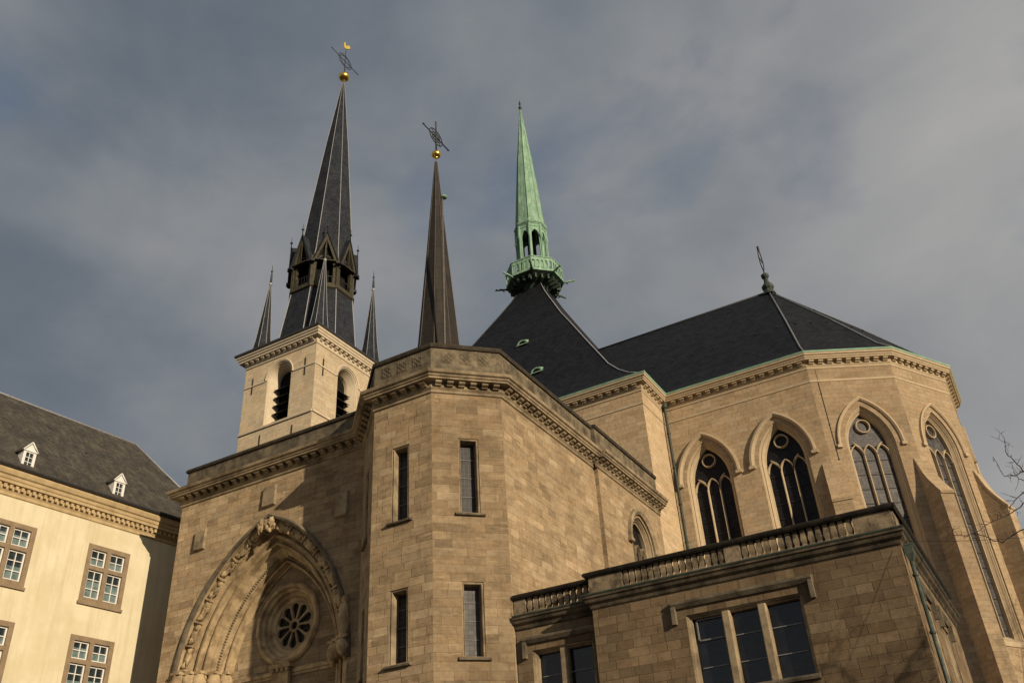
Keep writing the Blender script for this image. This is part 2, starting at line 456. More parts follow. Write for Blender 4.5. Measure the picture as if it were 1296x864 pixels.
class MB:
    def __init__(s):
        s.v = []
        s.f = []
        s.sm = []

    def verts(s, pts):
        k = len(s.v)
        s.v += [tuple(p) for p in pts]
        return list(range(k, k + len(pts)))

    def face(s, pts, smooth=False):
        s.f.append(s.verts(pts))
        s.sm.append(smooth)

    def idx(s, ids, smooth=False):
        s.f.append(list(ids))
        s.sm.append(smooth)

    def hexa(s, a, b):
        """a, b: two 4-point loops (a below/in front of b)"""
        ia = s.verts(a)
        ib = s.verts(b)
        s.idx(ia[::-1])
        s.idx(ib)
        for i in range(4):
            j = (i + 1) % 4
            s.idx([ia[i], ia[j], ib[j], ib[i]])

    def box(s, x0, y0, z0, x1, y1, z1):
        s.hexa([(x0, y0, z0), (x1, y0, z0), (x1, y1, z0), (x0, y1, z0)], [(x0, y0, z1), (x1, y0, z1), (x1, y1, z1), (x0, y1, z1)])

    def fbox(s, F, u0, u1, z0, z1, d0, d1):
        """box in wall coordinates; d0 < d1 are depths into the wall (negative = proud)"""
        s.hexa([F.p(u0, z0, d0), F.p(u1, z0, d0), F.p(u1, z0, d1), F.p(u0, z0, d1)],
               [F.p(u0, z1, d0), F.p(u1, z1, d0), F.p(u1, z1, d1), F.p(u0, z1, d1)])

    def obox(s, c, ax, ay, az):
        """oriented box about centre c with half-vectors"""
        c, ax, ay, az = Vector(c), Vector(ax), Vector(ay), Vector(az)
        s.hexa([c - ax - ay - az, c + ax - ay - az, c + ax + ay - az, c - ax + ay - az],
               [c - ax - ay + az, c + ax - ay + az, c + ax + ay + az, c - ax + ay + az])

    def prism(s, poly, dvec):
        """poly: planar loop; extruded along dvec"""
        d = Vector(dvec)
        ia = s.verts(poly)
        ib = s.verts([Vector(p) + d for p in poly])
        s.idx(ia[::-1])
        s.idx(ib)
        n = len(poly)
        for i in range(n):
            j = (i + 1) % n
            s.idx([ia[i], ia[j], ib[j], ib[i]])

    def loft(s, loops, closed=True, cap0=False, cap1=False, smooth=False):
        ids = [s.verts(l) for l in loops]
        n = len(loops[0])
        for a, b in zip(ids, ids[1:]):
            for i in range(n if closed else n - 1):
                j = (i + 1) % n
                s.idx([a[i], a[j], b[j], b[i]], smooth)
        if cap0:
            s.idx(ids[0][::-1])
        if cap1:
            s.idx(ids[-1])

    def tube(s, pts, r, n=8, cap=True, smooth=True):
        """r: number or list"""
        pts = [Vector(p) for p in pts]
        rs = r if isinstance(r, (list, tuple)) else [r] * len(pts)
        loops = []
        prev = None
        for i, p in enumerate(pts):
            if i == 0:
                d = pts[1] - p
            elif i == len(pts) - 1:
                d = p - pts[i - 1]
            else:
                d = (pts[i + 1] - p).normalized() + (p - pts[i - 1]).normalized()
            d.normalize()
            if prev is None:
                a = d.cross(Vector((0, 0, 1)))
                if a.length < 1e-3:
                    a = d.cross(Vector((1, 0, 0)))
            else:
                a = prev - d * prev.dot(d)
            a.normalize()
            prev = a
            b = d.cross(a)
            loops.append([p + (a * cos(2 * pi * k / n) + b * sin(2 * pi * k / n)) * rs[i] for k in range(n)])
        s.loft(loops, True, cap, cap, smooth)

    def lathe(s, c, prof, n=16, ph=0.0, smooth=True, axis=None):
        """prof: list of (r, z) relative to c, vertical axis"""
        c = Vector(c)
        loops = [[c + Vector((r * cos(2 * pi * k / n + ph), r * sin(2 * pi * k / n + ph), z)) for k in range(n)] for r, z in prof]
        s.loft(loops, True, True, True, smooth)

    def sweep(s, path, prof, closed=False, caps=True):
        """path: xy points, outside on the right; prof: list of (offset outward, z)"""
        n = len(path)
        P = [Vector((p[0], p[1])) for p in path]
        mit = []
        for i in range(n):
            ds = []
            if closed or i > 0:
                ds.append((P[i] - P[i - 1]).normalized())
            if closed or i < n - 1:
                ds.append((P[(i + 1) % n] - P[i]).normalized())
            ns = [Vector((d.y, -d.x)) for d in ds]
            if len(ns) == 1:
                mit.append(ns[0])
            else:
                k = 1 + ns[0].dot(ns[1])
                mit.append((ns[0] + ns[1]) / max(k, 0.2))
        loops = []
        for i in range(n):
            loops.append([Vector((P[i].x + mit[i].x * o, P[i].y + mit[i].y * o, z)) for o, z in prof])
        if closed:
            loops.append(loops[0])
        s.loft(loops, False)
        if caps and not closed:
            s.face(loops[0])
            s.face(loops[-1][::-1])

    def fill(s, F, outer, holes=(), d=0.0):
        """flat wall polygon with holes, given in (u,z)"""
        loops = [[Vector((u, z, 0)) for u, z in outer]] + [[Vector((u, z, 0)) for u, z in h] for h in holes]
        allp = [p for l in loops for p in l]
        tris = tessellate_polygon(loops)
        ids = s.verts([F.p(p.x, p.y, d) for p in allp])
        for tri in tris:
            a, b, c = [allp[i] for i in tri]
            ar = (b.x - a.x) * (c.y - a.y) - (c.x - a.x) * (b.y - a.y)
            if abs(ar) < 1e-9:
                continue
            tri = tri if ar > 0 else tri[::-1]
            s.idx([ids[i] for i in tri])

    def build(s, name, mat, root=None, weld=False, parent=None):
        """root: the thing's Empty (its location is subtracted)"""
        par = parent if parent is not None else root
        off = Vector((0, 0, 0))
        q = par
        while q is not None:
            off += Vector(q.location)
            q = q.parent
        me = bpy.data.meshes.new(name)
        vs = [Vector(p) for p in s.v]
        me.from_pydata([tuple(p - off) for p in vs], [], s.f)
        me.update()
        me.polygons.foreach_set('use_smooth', s.sm)
        uvl = me.uv_layers.new(name='UVMap')
        data = [0.0] * (2 * len(me.loops))
        for poly in me.polygons:
            n = poly.normal
            h = hypot(n.x, n.y)
            if h < 0.05:
                t = Vector((1, 0, 0))
                w = Vector((0, 1, 0))
            else:
                t = Vector((-n.y / h, n.x / h, 0))
                w = n.cross(t)
                if h > 0.98:
                    w = Vector((0, 0, 1))
            for li in poly.loop_indices:
                p = vs[me.loops[li].vertex_index]
                data[2 * li] = p.dot(t)
                data[2 * li + 1] = p.dot(w)
        uvl.data.foreach_set('uv', data)
        me.materials.append(mat)
        o = bpy.data.objects.new(name, me)
        COL.objects.link(o)
        if par is not None:
            o.parent = par
        return o


def thing(name, label, cat, loc, group=None):
    o = bpy.data.objects.new(name, None)
    o.empty_display_size = 0.5
    COL.objects.link(o)
    o.location = loc
    o['label'] = label
    o['category'] = cat
    if group:
        o['group'] = group
    return o


def structure(o, kind='structure'):
    o['kind'] = kind
    return o


def arch(uc, a, r, zs, off=0.0, n=12, zb=None):
    """pointed arch, springing zs, half width a, arc radius r, shrunk by off; from left spring to right spring (plus jambs to zb)"""
    a2, r2 = a - off, r - off
    c = r - a
    h = sqrt(max(r2 * r2 - c * c, 1e-6))
    th = atan2(h, -c) if c > 0 else pi / 2
    # left arc: centre (+c, 0), from angle pi down to the apex
    th = math.acos(max(-1, min(1, -c / r2)))
    L = [(uc + c + r2 * cos(pi - (pi - th) * i / n), zs + r2 * sin(pi - (pi - th) * i / n)) for i in range(n + 1)]
    Rr = [(2 * uc - u, z) for u, z in L[:-1]][::-1]
    pts = L + Rr
    if zb is not None:
        pts = [(uc - a2, zb)] + pts + [(uc + a2, zb)]
    return pts


def inside_clip(z):
    return z


# ------------------------------------------------------------------ ground
g = MB()
g.face([(-2500, -2500, 0), (2500, -2500, 0), (2500, 2500, 0), (-2500, 2500, 0)])
structure(g.build('ground', M['ground']))
g = MB()
g.face([(-120, 4, 0.004), (120, -6, 0.004), (120, -13, 0.004), (-120, -3, 0.004)])
structure(g.build('road', M['road']))
g = MB()
g.hexa([(-120, 4, 0.0), (120, -6, 0.0), (120, -5.7, 0.0), (-120, 4.3, 0.0)], [(-120, 4, 0.13), (120, -6, 0.13), (120, -5.7, 0.13), (-120, 4.3, 0.13)])
structure(g.build('kerb', M['kerb']))

# ==================================================================== CATHEDRAL
AX = 70.3                                     # axis of nave and choir
FX = -34.65                                   # crossing
CA = thing('cathedral', 'large sandstone cathedral with carved pointed portal, polygonal stair turret, green spire and round-ended choir', 'cathedral', (-34.65, 60, 0))

# ---- portal wing and stair turret: wall line, left to right, outside on the right
PW = [(-42.3, 54.9), (-42.3, 35.0), (-28.4, 35.0), (-25.5, 32.1), (-22.0, 32.1), (-19.5, 34.6), (-19.5, 45.3)]
WT = 23.62                                    # wall top / underside of cornice
CX = -34.95                                   # portal centre line
F_portal = Frame(PW[1], PW[2])
PU = F_portal.u(CX, 35)
PA, PR, PZ = 5.9, 9.1, 12.5                   # portal arch half width, radius, springing

mb = MB()
Fl = Frame(PW[0], PW[1])
mb.fill(Fl, [(0, 0), (Fl.len, 0), (Fl.len, WT), (0, WT)])
ph = arch(PU, PA, PR, PZ, 0, 20, zb=0.02)
mb.fill(F_portal, [(0, 0), (F_portal.len, 0), (F_portal.len, WT), (0, WT)], [ph])
mb.build('portal_wall', M['brown'], CA)

# orders of the portal arch
orders = [(0, 0), (0, .16), (.12, .20), (.52, .34), (.56, .62), (.60, .66), (.70, .66), (.74, .62), (.74, .48), (.90, .46), (.95, .78), (1.10, .82), (1.14, .70),
          (1.24, .70), (1.28, 1.05), (1.40, 1.10), (1.70, 1.42), (1.74, 1.78), (1.82, 1.80), (1.84, 1.60), (1.94, 1.60), (1.98, 1.95), (2.05, 2.0), (2.05, 2.1)]
mb = MB()
loops = []
for off, d in orders:
    loops.append([F_portal.p(u, z, d) for u, z in arch(PU, PA, PR, PZ, off, 24, zb=0.02)])
mb.loft(loops, closed=False)
arch_obj = mb.build('portal_arch', M['portal'], CA)
# raised outer rim round the arch
mb = MB()
rim = [(-.24, 0.0), (-.24, -.10), (-.16, -.20), (-.04, -.16), (-.02, 0.0)]
mb.loft([[F_portal.p(u, z, d) for u, z in arch(PU, PA, PR, PZ, off, 24)] for off, d in rim], closed=False)
mb.build('hood_mould', M['weathered'], CA)
# rows of small studs on the inner order
for side in (-1, 1):
    mb = MB()
    r2 = PR - 1.58
    c = PR - PA
    th = math.acos(-c / r2)
    nst = int(r2 * (pi - th) / 0.15)
    for i in range(3, nst - 2):
        a = pi - (pi - th) * i / nst
        u = PU + side * (c + r2 * cos(a))
        z = PZ + r2 * sin(a)
        q = F_portal.p(u, z, 1.30)
        rad = Vector((F_portal.t.x * side * cos(a), F_portal.t.y * side * cos(a), sin(a)))
        tan = Vector((-F_portal.t.x * side * sin(a), -F_portal.t.y * side * sin(a), cos(a)))
        mb.obox(q, rad * .10, tan * .035, F_portal.n * .05)
    mb.build('stud_row', M['trim_brown'], parent=arch_obj)


def lump(mb, c, ax, ay, az, seed, amp=0.35, nu=10, nv=7):
    """rough carved lump, an ellipsoid with noise"""
    c, ax, ay, az = Vector(c), Vector(ax), Vector(ay), Vector(az)
    rows = []
    for j in range(nv + 1):
        ph_ = -pi / 2 + pi * j / nv
        row = []
        for i in range(nu):
            th_ = 2 * pi * i / nu
            d = Vector((cos(ph_) * cos(th_), cos(ph_) * sin(th_), sin(ph_)))
            k = 1 + amp * noise.noise(d * 1.7 + Vector((seed * 7.3, seed * 1.9, 0))) + amp * 0.5 * noise.noise(d * 4.0 + Vector((0, seed * 3.1, 0)))
            row.append(c + (ax * d.x + ay * d.y + az * d.z) * k)
        rows.append(row)
    mb.loft(rows, True, False, False, True)


# carved figures riding on the outer order
mb = MB()
for side in (-1, 1):
    r2 = PR - .30
    c = PR - PA
    th = math.acos(-c / r2)
    for i in range(8):
        a = pi - (pi - th) * (i + .45) / 8.2
        u = PU + side * (c + r2 * cos(a))
        z = PZ + r2 * sin(a)
        q = F_portal.p(u, z, .20)
        rad = Vector((F_portal.t.x * side * cos(a), F_portal.t.y * side * cos(a), sin(a)))
        tan = Vector((-F_portal.t.x * side * sin(a), -F_portal.t.y * side * sin(a), cos(a)))
        mb = MB()
        lump(mb, q - tan * .05, rad * .24, tan * .56, F_portal.n * .10, i + 20 * side, .75, 14, 10)
        lump(mb, q + tan * .42 + rad * .05, rad * .16, tan * .2, F_portal.n * .17, i + 3 + 20 * side, .5)
        lump(mb, q - tan * .35 - rad * .08, rad * .15, tan * .2, F_portal.n * .15, i + 9 + 20 * side, .5)
        mb.obox(q - tan * .60, rad * .22, tan * .05, F_portal.n * .16)
        mb.build('arch_figure', M['portal'], parent=arch_obj)
# keystone carving
mb = MB()
q = F_portal.p(PU, PZ + sqrt(PR ** 2 - (PR - PA) ** 2) - .42, -.10)
rk = random.Random(3)
lump(mb, q, (.46, 0, 0), (0, .26, 0), (0, 0, .34), 5, .6, 16, 12)
for k in range(9):
    lump(mb, q + Vector((rk.uniform(-.42, .42), -.16 - rk.random() * .1, rk.uniform(-.55, .2))), (rk.uniform(.08, .16), 0, 0), (0, .14, 0), (0, 0, rk.uniform(.10, .3)), 60 + k, .6)
mb.build('keystone_carving', M['portal'], parent=arch_obj)
# capitals and the tall figure on the right jamb
for side in (-1, 1):
    for k, (off, d) in enumerate(((.1, .0), (.62, .3), (1.12, .55), (1.6, 1.15), (1.95, 1.7))):
        u = PU + side * (PA - off - .1)
        mb = MB()
        lump(mb, F_portal.p(u, 13.05, d), F_portal.t * .38, F_portal.n * .36, Vector((0, 0, .5)), k + side * 11, .4, 12, 8)
        mb.fbox(F_portal, u - .34, u + .34, 13.42, 13.56, d - .26, d + .2)
        mb.build('carved_capital', M['portal'], parent=arch_obj)
mb = MB()
q = F_portal.p(PU + PA - .18, 14.2, -.08)
lump(mb, q, F_portal.t * .30, F_portal.n * .30, Vector((0, 0, 1.05)), 41, .22, 12, 10)
lump(mb, q + Vector((0, 0, 1.1)), F_portal.t * .2, F_portal.n * .2, Vector((0, 0, .24)), 42, .15)
mb.build('jamb_figure', M['portal'], parent=arch_obj)

# tympanum with the rose window
RC, RZ, RR = PU, 15.6, 2.08


def circ(r, n=40, u=RC, z=RZ, ph=0.0):
    return [(u + r * cos(2 * pi * i / n + ph), z + r * sin(2 * pi * i / n + ph)) for i in range(n)]


TD = 2.1
mb = MB()
mb.fill(F_portal, arch(PU, PA, PR, PZ, 2.05, 24, zb=0.02), [circ(RR)], d=TD - .002)
mb.build('tympanum', M['brown'], CA)
rose = MB()
ring = [(2.22, TD), (2.22, TD - .12), (2.12, TD - .22), (1.98, TD - .20), (1.92, TD - .04), (1.78, TD + .02), (1.72, TD + .18), (1.58, TD + .22), (1.50, TD + .36), (1.32, TD + .42), (1.28, TD + .55)]
rose.loft([[F_portal.p(u, z, d) for u, z in circ(r, 56)] for r, d in ring], True, smooth=False)
rose_o = rose.build('rose_window', M['portal'], CA)
mb = MB()
holes = []
for k in range(10):
    a = 2 * pi * k / 10 + pi / 2
    pet = []
    for (rr_, w_) in ((.36, .07), (.60, .135), (.82, .20), (.98, .255)):
        pet.append((rr_, w_))
    loop = [(rr_, -w_) for rr_, w_ in pet]
    for i in range(1, 8):
        b_ = -pi / 2 + pi * i / 8
        loop.append((.98 + .25 * cos(b_), .255 * sin(b_)))
    loop += [(rr_, w_) for rr_, w_ in pet[::-1]]
    holes.append([(RC + r_ * cos(a) - w_ * sin(a), RZ + r_ * sin(a) + w_ * cos(a)) for r_, w_ in loop])
holes.append(circ(.22, 20))
mb.fill(F_portal, circ(1.30, 56), holes, d=TD + .44)
for h in holes:
    mb.loft([[F_portal.p(u, z, TD + .44) for u, z in h], [F_portal.p(u, z, TD + .62) for u, z in h]], True)
mb.build('tracery', M['trim_brown'], parent=rose_o)
mb = MB()
mb.face([F_portal.p(u, z, TD + .60) for u, z in circ(1.31, 40)])
mb.build('glass', M['glass_dark'], parent=rose_o)
# string course and bracket under the rose
mb = MB()
mb.fbox(F_portal, PU - 3.8, PU + 3.8, 12.95, 13.15, TD - .14, TD - .003)
mb.fbox(F_portal, PU - 3.8, PU + 3.8, 12.80, 12.95, TD - .07, TD - .003)
mb.build('string_course', M['portal'], CA)
mb = MB()
mb.fbox(F_portal, PU - .55, PU + .55, 12.2, 13.2, TD - .35, TD - .15)
mb.fbox(F_portal, PU - .70, PU + .70, 13.2, 13.4, TD - .48, TD - .004)
for k in range(4):
    mb.fbox(F_portal, PU - .58 + k * .32, PU - .38 + k * .32, 13.02, 13.2, TD - .45, TD - .352)
mb.build('bracket', M['portal'], CA)
# three blank stone plaques
for (x, z, w, h) in ((-35.1, 22.35, .95, 1.25), (-40.3, 20.95, .85, 1.25), (-29.75, 20.5, .85, 1.4)):
    mb = MB()
    u = F_portal.u(x, 35)
    a = [F_portal.p(u - w / 2, z - h / 2, 0), F_portal.p(u + w / 2, z - h / 2, 0), F_portal.p(u + w / 2, z + h / 2, 0), F_portal.p(u - w / 2, z + h / 2, 0)]
    b = [F_portal.p(u - w / 2 + .04, z - h / 2 + .05, -.17), F_portal.p(u + w / 2 - .04, z - h / 2 + .05, -.17), F_portal.p(u + w / 2 - .04, z + h / 2 - .06, -.14), F_portal.p(u - w / 2 + .04, z + h / 2 - .06, -.14)]
    mb.loft([a, b], True, False, True)
    mb.build('plaque', M['trim_brown'], CA)

# ---- polygonal stair turret and its long right wall
slit_z = [(17.30, 21.08), (10.86, 14.07)]


def slit_window(F, uc, w, z0, z1, glass):
    """deep narrow window with moulded frame and sill; returns hole outline"""
    h = [(uc - w / 2, z0), (uc + w / 2, z0), (uc + w / 2, z1), (uc - w / 2, z1)]

    def rect(off, d, sill=0.0):
        return [F.p(uc - w / 2 + off, z0 + sill, d), F.p(uc + w / 2 - off, z0 + sill, d), F.p(uc + w / 2 - off, z1 - off, d), F.p(uc - w / 2 + off, z1 - off, d)]
    mb = MB()
    mb.loft([rect(0, 0), rect(0, .045), rect(.05, .06), rect(.08, .02), rect(.11, .05), rect(.12, .52, .10)], True)
    wo_ = mb.build('slit_window', M['trim_brown'], CA)
    mb = MB()
    mb.face(rect(.11, .50, .05))
    mb.build('glass', glass, parent=wo_)
    mb = MB()
    n = 3
    for i in range(1, n + 1):
        z = z0 + (z1 - z0) * i / (n + 1)
        mb = MB()
        mb.fbox(F, uc - w / 2 + .13, uc + w / 2 - .13, z - .012, z + .012, .465, .49)
        mb.build('saddle_bar', M['bar'], parent=wo_)
    mb = MB()
    a = [F.p(uc - w / 2 - .22, z0 - .18, -.002), F.p(uc + w / 2 + .22, z0 - .18, -.002), F.p(uc + w / 2 + .22, z0 - .02, -.002), F.p(uc - w / 2 - .22, z0 - .02, -.002)]
    b = [F.p(uc - w / 2 - .20, z0 - .16, -.15), F.p(uc + w / 2 + .20, z0 - .16, -.15), F.p(uc + w / 2 + .20, z0 - .09, -.17), F.p(uc - w / 2 - .20, z0 - .09, -.17)]
    mb.loft([a, b], True, False, True)
    mb.build('sill', M['weathered'], parent=wo_)
    return h


mb = MB()
for i in range(2, 6):
    F = Frame(PW[i], PW[i + 1])
    holes = []
    if i == 2:
        for z0, z1 in slit_z:
            holes.append(slit_window(F, F.len - 2.1, 1.0, z0, z1, M['glass_dark']))
    if i == 3:
        for z0, z1 in slit_z:
            holes.append(slit_window(F, F.u(-23.82, 32.1), 1.0, z0, z1, M['glass_turret']))
    if i == 4:
        for k, (z0, z1) in enumerate(slit_z):
            holes.append(slit_window(F, F.len - 1.76, 1.0, z0, z1, M['glass_turret'] if k == 0 else M['glass_grey']))
    mb.fill(F, [(0, 0), (F.len, 0), (F.len, WT), (0, WT)], holes)
mb.build('stair_turret_wall', M['brown'], CA)


def gothic_window(F, uc, a, zs, zsill, wmat, gmat, depth=.62, inset=.34, hood=None, lights=3, mull=.13, tname='gothic_window', circle=True, n=14, root=None, rf=2.0):
    """pointed window: moulded jambs, tracery, glass, hood mould. returns the hole outline"""
    r = rf * a
    prof = [(0, 0), (0.0, .10), (.06, .12), (.10, .22), (.16, .20), (.20, .30), (inset - .04, depth * .72), (inset, depth * .74), (inset, depth + .14)]
    mb = MB()
    mb.loft([[F.p(u, z, d) for u, z in arch(uc, a, r, zs, off, n, zb=zsill)] for off, d in prof], closed=False)
    # sloping sill
    mb.face([F.p(uc - a, zsill - .02, -.06), F.p(uc + a, zsill - .02, -.06), F.p(uc + a, zsill + .55, depth + .12), F.p(uc - a, zsill + .55, depth + .12)])
    mb.face([F.p(uc - a, zsill - .30, -.06), F.p(uc + a, zsill - .30, -.06), F.p(uc + a, zsill - .02, -.06), F.p(uc - a, zsill - .02, -.06)])
    w = mb.build(tname, wmat, root)
    mb = MB()
    mb.fill(F, arch(uc, a, r, zs, inset - .01, n, zb=zsill + .3), d=depth + .10)
    mb.build('glass', gmat, parent=w)
    # tracery
    mb = MB()
    ai = a - inset
    lw = 2 * ai / lights
    d0, d1 = depth - .12, depth + .08
    zl = zs - 0.55 * ai + .15
    hw = mull / 2

    def bar(pts):
        """square-section bar along a polyline in the wall plane"""
        lo = []
        for i, (u, z) in enumerate(pts):
            u0, z0 = pts[max(i - 1, 0)]
            u1, z1 = pts[min(i + 1, len(pts) - 1)]
            L_ = hypot(u1 - u0, z1 - z0) or 1
            nx, nz = -(z1 - z0) / L_, (u1 - u0) / L_
            lo.append([F.p(u + nx * hw, z + nz * hw, d1), F.p(u + nx * hw * .45, z + nz * hw * .45, d0), F.p(u - nx * hw * .45, z - nz * hw * .45, d0), F.p(u - nx * hw, z - nz * hw, d1)])
        mb.loft(lo, True, True, True)
    for k in range(1, lights):
        u = uc - ai + lw * k
        bar([(u, zsill + .3), (u, zl)])
    for k in range(lights):
        c_ = uc - ai + lw * (k + .5)
        bar(arch(c_, lw / 2, lw * 1.0, zl, 0, 8))
    # the two intersecting arcs that carry the roundel
    if circle:
        rc = ai * .35
        zc = zs + sqrt((r - inset) ** 2 - (r - a) ** 2) - rc * 1.95
        loop = [(uc + rc * cos(2 * pi * i / 24), zc + rc * sin(2 * pi * i / 24)) for i in range(25)]
        bar(loop)
        top = zl + lw * .87
        for sgn in (-1, 1):
            pts = []
            for i in range(9):
                f_ = i / 8
                pts.append((uc + sgn * (lw / 2 + (ai - lw / 2) * f_ - .0), top + (zs + .55 - top) * 0 + (1 - (1 - f_) ** 2) * .0 + .45 * sin(pi * f_ * .55) * (1 - f_ * .35)))
            bar([(uc + sgn * lw * .5 + sgn * (lw * .98) * (1 - cos(pi / 2 * i / 8)), zl + (lw * 1.12) * sin(pi / 2 * i / 8)) for i in range(7)])
    mb.build('tracery', wmat, parent=w)
    zz = zsill + .9
    while zz < zs + .3:
        mb = MB()
        mb.fbox(F, uc - ai, uc + ai, zz - .018, zz + .018, depth + .05, depth + .085)
        mb.build('saddle_bar', M['iron'], parent=w)
        zz += 1.02
    if hood:
        o0, o1, pr, zd = hood
        mb = MB()
        pf = [(-o0, 0.0), (-o0, -pr * .55), (-(o0 + o1) / 2, -pr), (-o1, -pr * .9), (-o1, 0.0)]
        lo = [[F.p(u, z, d) for u, z in arch(uc, a, r, zs, off, n)] for off, d in pf]
        mb.loft(lo, closed=False)
        for sgn in (-1, 1):
            uu = uc + sgn * (a + (o0 + o1) / 2)
            e0, e1 = sorted((uc + sgn * (a + o0 - .03), uc + sgn * (a + o1 + zd)))
            mb.fbox(F, e0, e1, zs - .20, zs + .0, -pr * 1.02, .0)
        mb.build('hood_mould', wmat, parent=w)
    return arch(uc, a, r, zs, 0, n, zb=zsill)


# transept wall flush with the long wall: lower part up to the cornice, with one small gothic window
F_t = Frame((-19.25, 45.3), (-19.25, 54.9))
hole = gothic_window(F_t, F_t.u(-19.25, 50.95), 1.62, 20.2, 15.0, M['trim_brown'], M['glass_choir'], depth=.42, inset=.32, hood=(.18, .55, .24, .10), lights=3, mull=.11, n=14, root=CA, rf=1.18, circle=False)
mb = MB()
mb.fill(F_t, [(0, 0), (F_t.len, 0), (F_t.len, WT), (0, WT)], [hole])
F = Frame((-19.5, 45.3), (-19.25, 45.3))
mb.fill(F, [(0, 0), (F.len, 0), (F.len, WT), (0, WT)])
mb.build('transept_front_wall', M['brown'], CA)


def modillions(mb, path, z0, z1, d0, d1, w, step, closed=False):
    n = len(path)
    for i in range(n if closed else n - 1):
        F = Frame(path[i], path[(i + 1) % n])
        if F.len < w * 1.5:
            continue
        # length available at the block's mid projection
        k = max(1, round((F.len + (d0 + d1) * .2) / step))
        for j in range(k):
            u = F.len * (j + .5) / k
            # scroll-like block: deeper at the top
            a = [F.p(u - w / 2, z0, -d0 - .0), F.p(u + w / 2, z0, -d0), F.p(u + w / 2, z1, -d0), F.p(u - w / 2, z1, -d0)]
            h = z1 - z0
            prof = [(d0, z1), (d1, z1), (d1, z1 - h * .35), (d1 - .06, z1 - h * .52), (d1 - .16, z1 - h * .6), (d0 + (d1 - d0) * .45, z0 + h * .15), (d0, z0)]
            mb.prism([F.p(u - w / 2, z, -o) for o, z in prof], F.t * w)


corn = [(0, 23.44), (.08, 23.48), (.08, 23.58), (.04, 23.61), (.13, 23.72), (.13, 23.98), (.56, 24.00), (.56, 24.10), (.62, 24.13), (.64, 24.22), (.74, 24.27), (.78, 24.42), (.20, 24.60), (-.25, 24.62)]
mb = MB()
sec1 = PW
mb.sweep(sec1, corn)
modillions(mb, sec1, 23.745, 23.97, .13, .45, .31, .60)
sec2 = [(-19.25, 45.05), (-19.25, 54.9)]
mb.sweep(sec2, [(o, z + .003) for o, z in corn])
modillions(mb, sec2, 23.748, 23.973, .13, .45, .31, .60)
mb.build('cornice', M['trim_brown'], CA)


def lattice(mb, F, u, z, s, d):
    """pierced square panel: pattern of small raised bars over a sunk field"""
    for k in range(-2, 3):
        mb.fbox(F, u - s / 2, u + s / 2, z + k * s / 5 - .018, z + k * s / 5 + .018, d, d + .05)
        mb.fbox(F, u + k * s / 5 - .018, u + k * s / 5 + .018, z - s / 2, z + s / 2, d - .003, d + .048)
    for k in range(4):
        for j in range(4):
            if (k + j) % 2 == 0:
                c = F.p(u + (k - 1.5) * s / 5, z + (j - 1.5) * s / 5, d + .01)
                mb.obox(c, (F.t + Vector((0, 0, 1))) * s / 16, (F.t - Vector((0, 0, 1))) * s / 16, F.n * .03)


# parapets: portal (lower), turret and wall (higher)
mb = MB()
pp = [(-42.3, 54.9), (-42.3, 35.0), (-28.4, 35.0)]
mb.sweep(pp, [(-.04, 24.50), (-.04, 25.74), (-.45, 25.74), (-.45, 24.50)])
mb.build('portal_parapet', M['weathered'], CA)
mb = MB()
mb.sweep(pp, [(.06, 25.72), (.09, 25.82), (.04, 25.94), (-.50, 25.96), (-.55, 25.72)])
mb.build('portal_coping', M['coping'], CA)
mb = MB()
tp = [(-28.4, 35.0), (-25.5, 32.1), (-22.0, 32.1), (-19.5, 34.6), (-19.5, 45.3)]
mb.sweep(tp, [(.05, 24.55), (.05, 26.08), (-.35, 26.08), (-.35, 24.55)])
tp2 = [(-19.25, 45.3), (-19.25, 54.88)]
mb.sweep(tp2, [(.05, 24.553), (.05, 26.083), (-.35, 26.083), (-.35, 24.553)])
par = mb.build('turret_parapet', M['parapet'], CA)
par['label'] = 'carved parapet with square pierced panels'
mb = MB()
mb.sweep(tp, [(.13, 26.06), (.17, 26.15), (.17, 26.27), (.10, 26.33), (-.38, 26.37), (-.42, 26.06)])
mb.sweep(tp2, [(.13, 26.063), (.17, 26.153), (.17, 26.273), (.10, 26.333), (-.38, 26.373), (-.42, 26.063)])
mb.build('coping', M['coping'], parent=par)
for i in range(len(tp) - 1):
    F = Frame(tp[i], tp[i + 1])
    k = 3 if i < 3 else 8
    for j in range(k):
        u = F.len * (j + .5) / k if i == 3 else F.len / 2 + (j - 1) * .95
        mb = MB()
        mb.fbox(F, u - .33, u + .33, 25.20, 25.86, -.062, -.04)
        lattice(mb, F, u, 25.53, .62, -.078)
        mb.build('pierced_panel', M['parapet'], parent=par)
# flat roof behind the parapets
mb = MB()
mb.face([(-42, 54.9, 24.7), (-42, 35.3, 24.7), (-28.2, 35.3, 24.7), (-25.4, 32.5, 24.7), (-22.1, 32.5, 24.7), (-19.9, 34.7, 24.7), (-19.9, 54.9, 24.7)])
mb.build('flat_roof', M['zinc'], CA)

# ---- transept block, choir and apse
sd = 6.0
c0 = Vector((-8.22, 59.1))
apse = [c0.copy()]
for k in range(5):
    a = R(30 + 30 * k)
    apse.append(apse[-1] + Vector((cos(a), sin(a))) * sd)
AX = (apse[2].y + apse[3].y) / 2
ACX = apse[2].x - sd / 2 / math.tan(R(15))
apse = [tuple(p) for p in apse]
TW = 15.4
blk_y0 = 54.9
blk_y1 = 2 * AX - blk_y0
chy0, chy1 = 59.1, 2 * AX - 59.1
line = [(-50.05, blk_y1), (-50.05, blk_y0), (-19.25, blk_y0), (-19.25, chy0)] + apse + [(-19.25, chy1), (-19.25, blk_y1)]
WT2 = 33.15

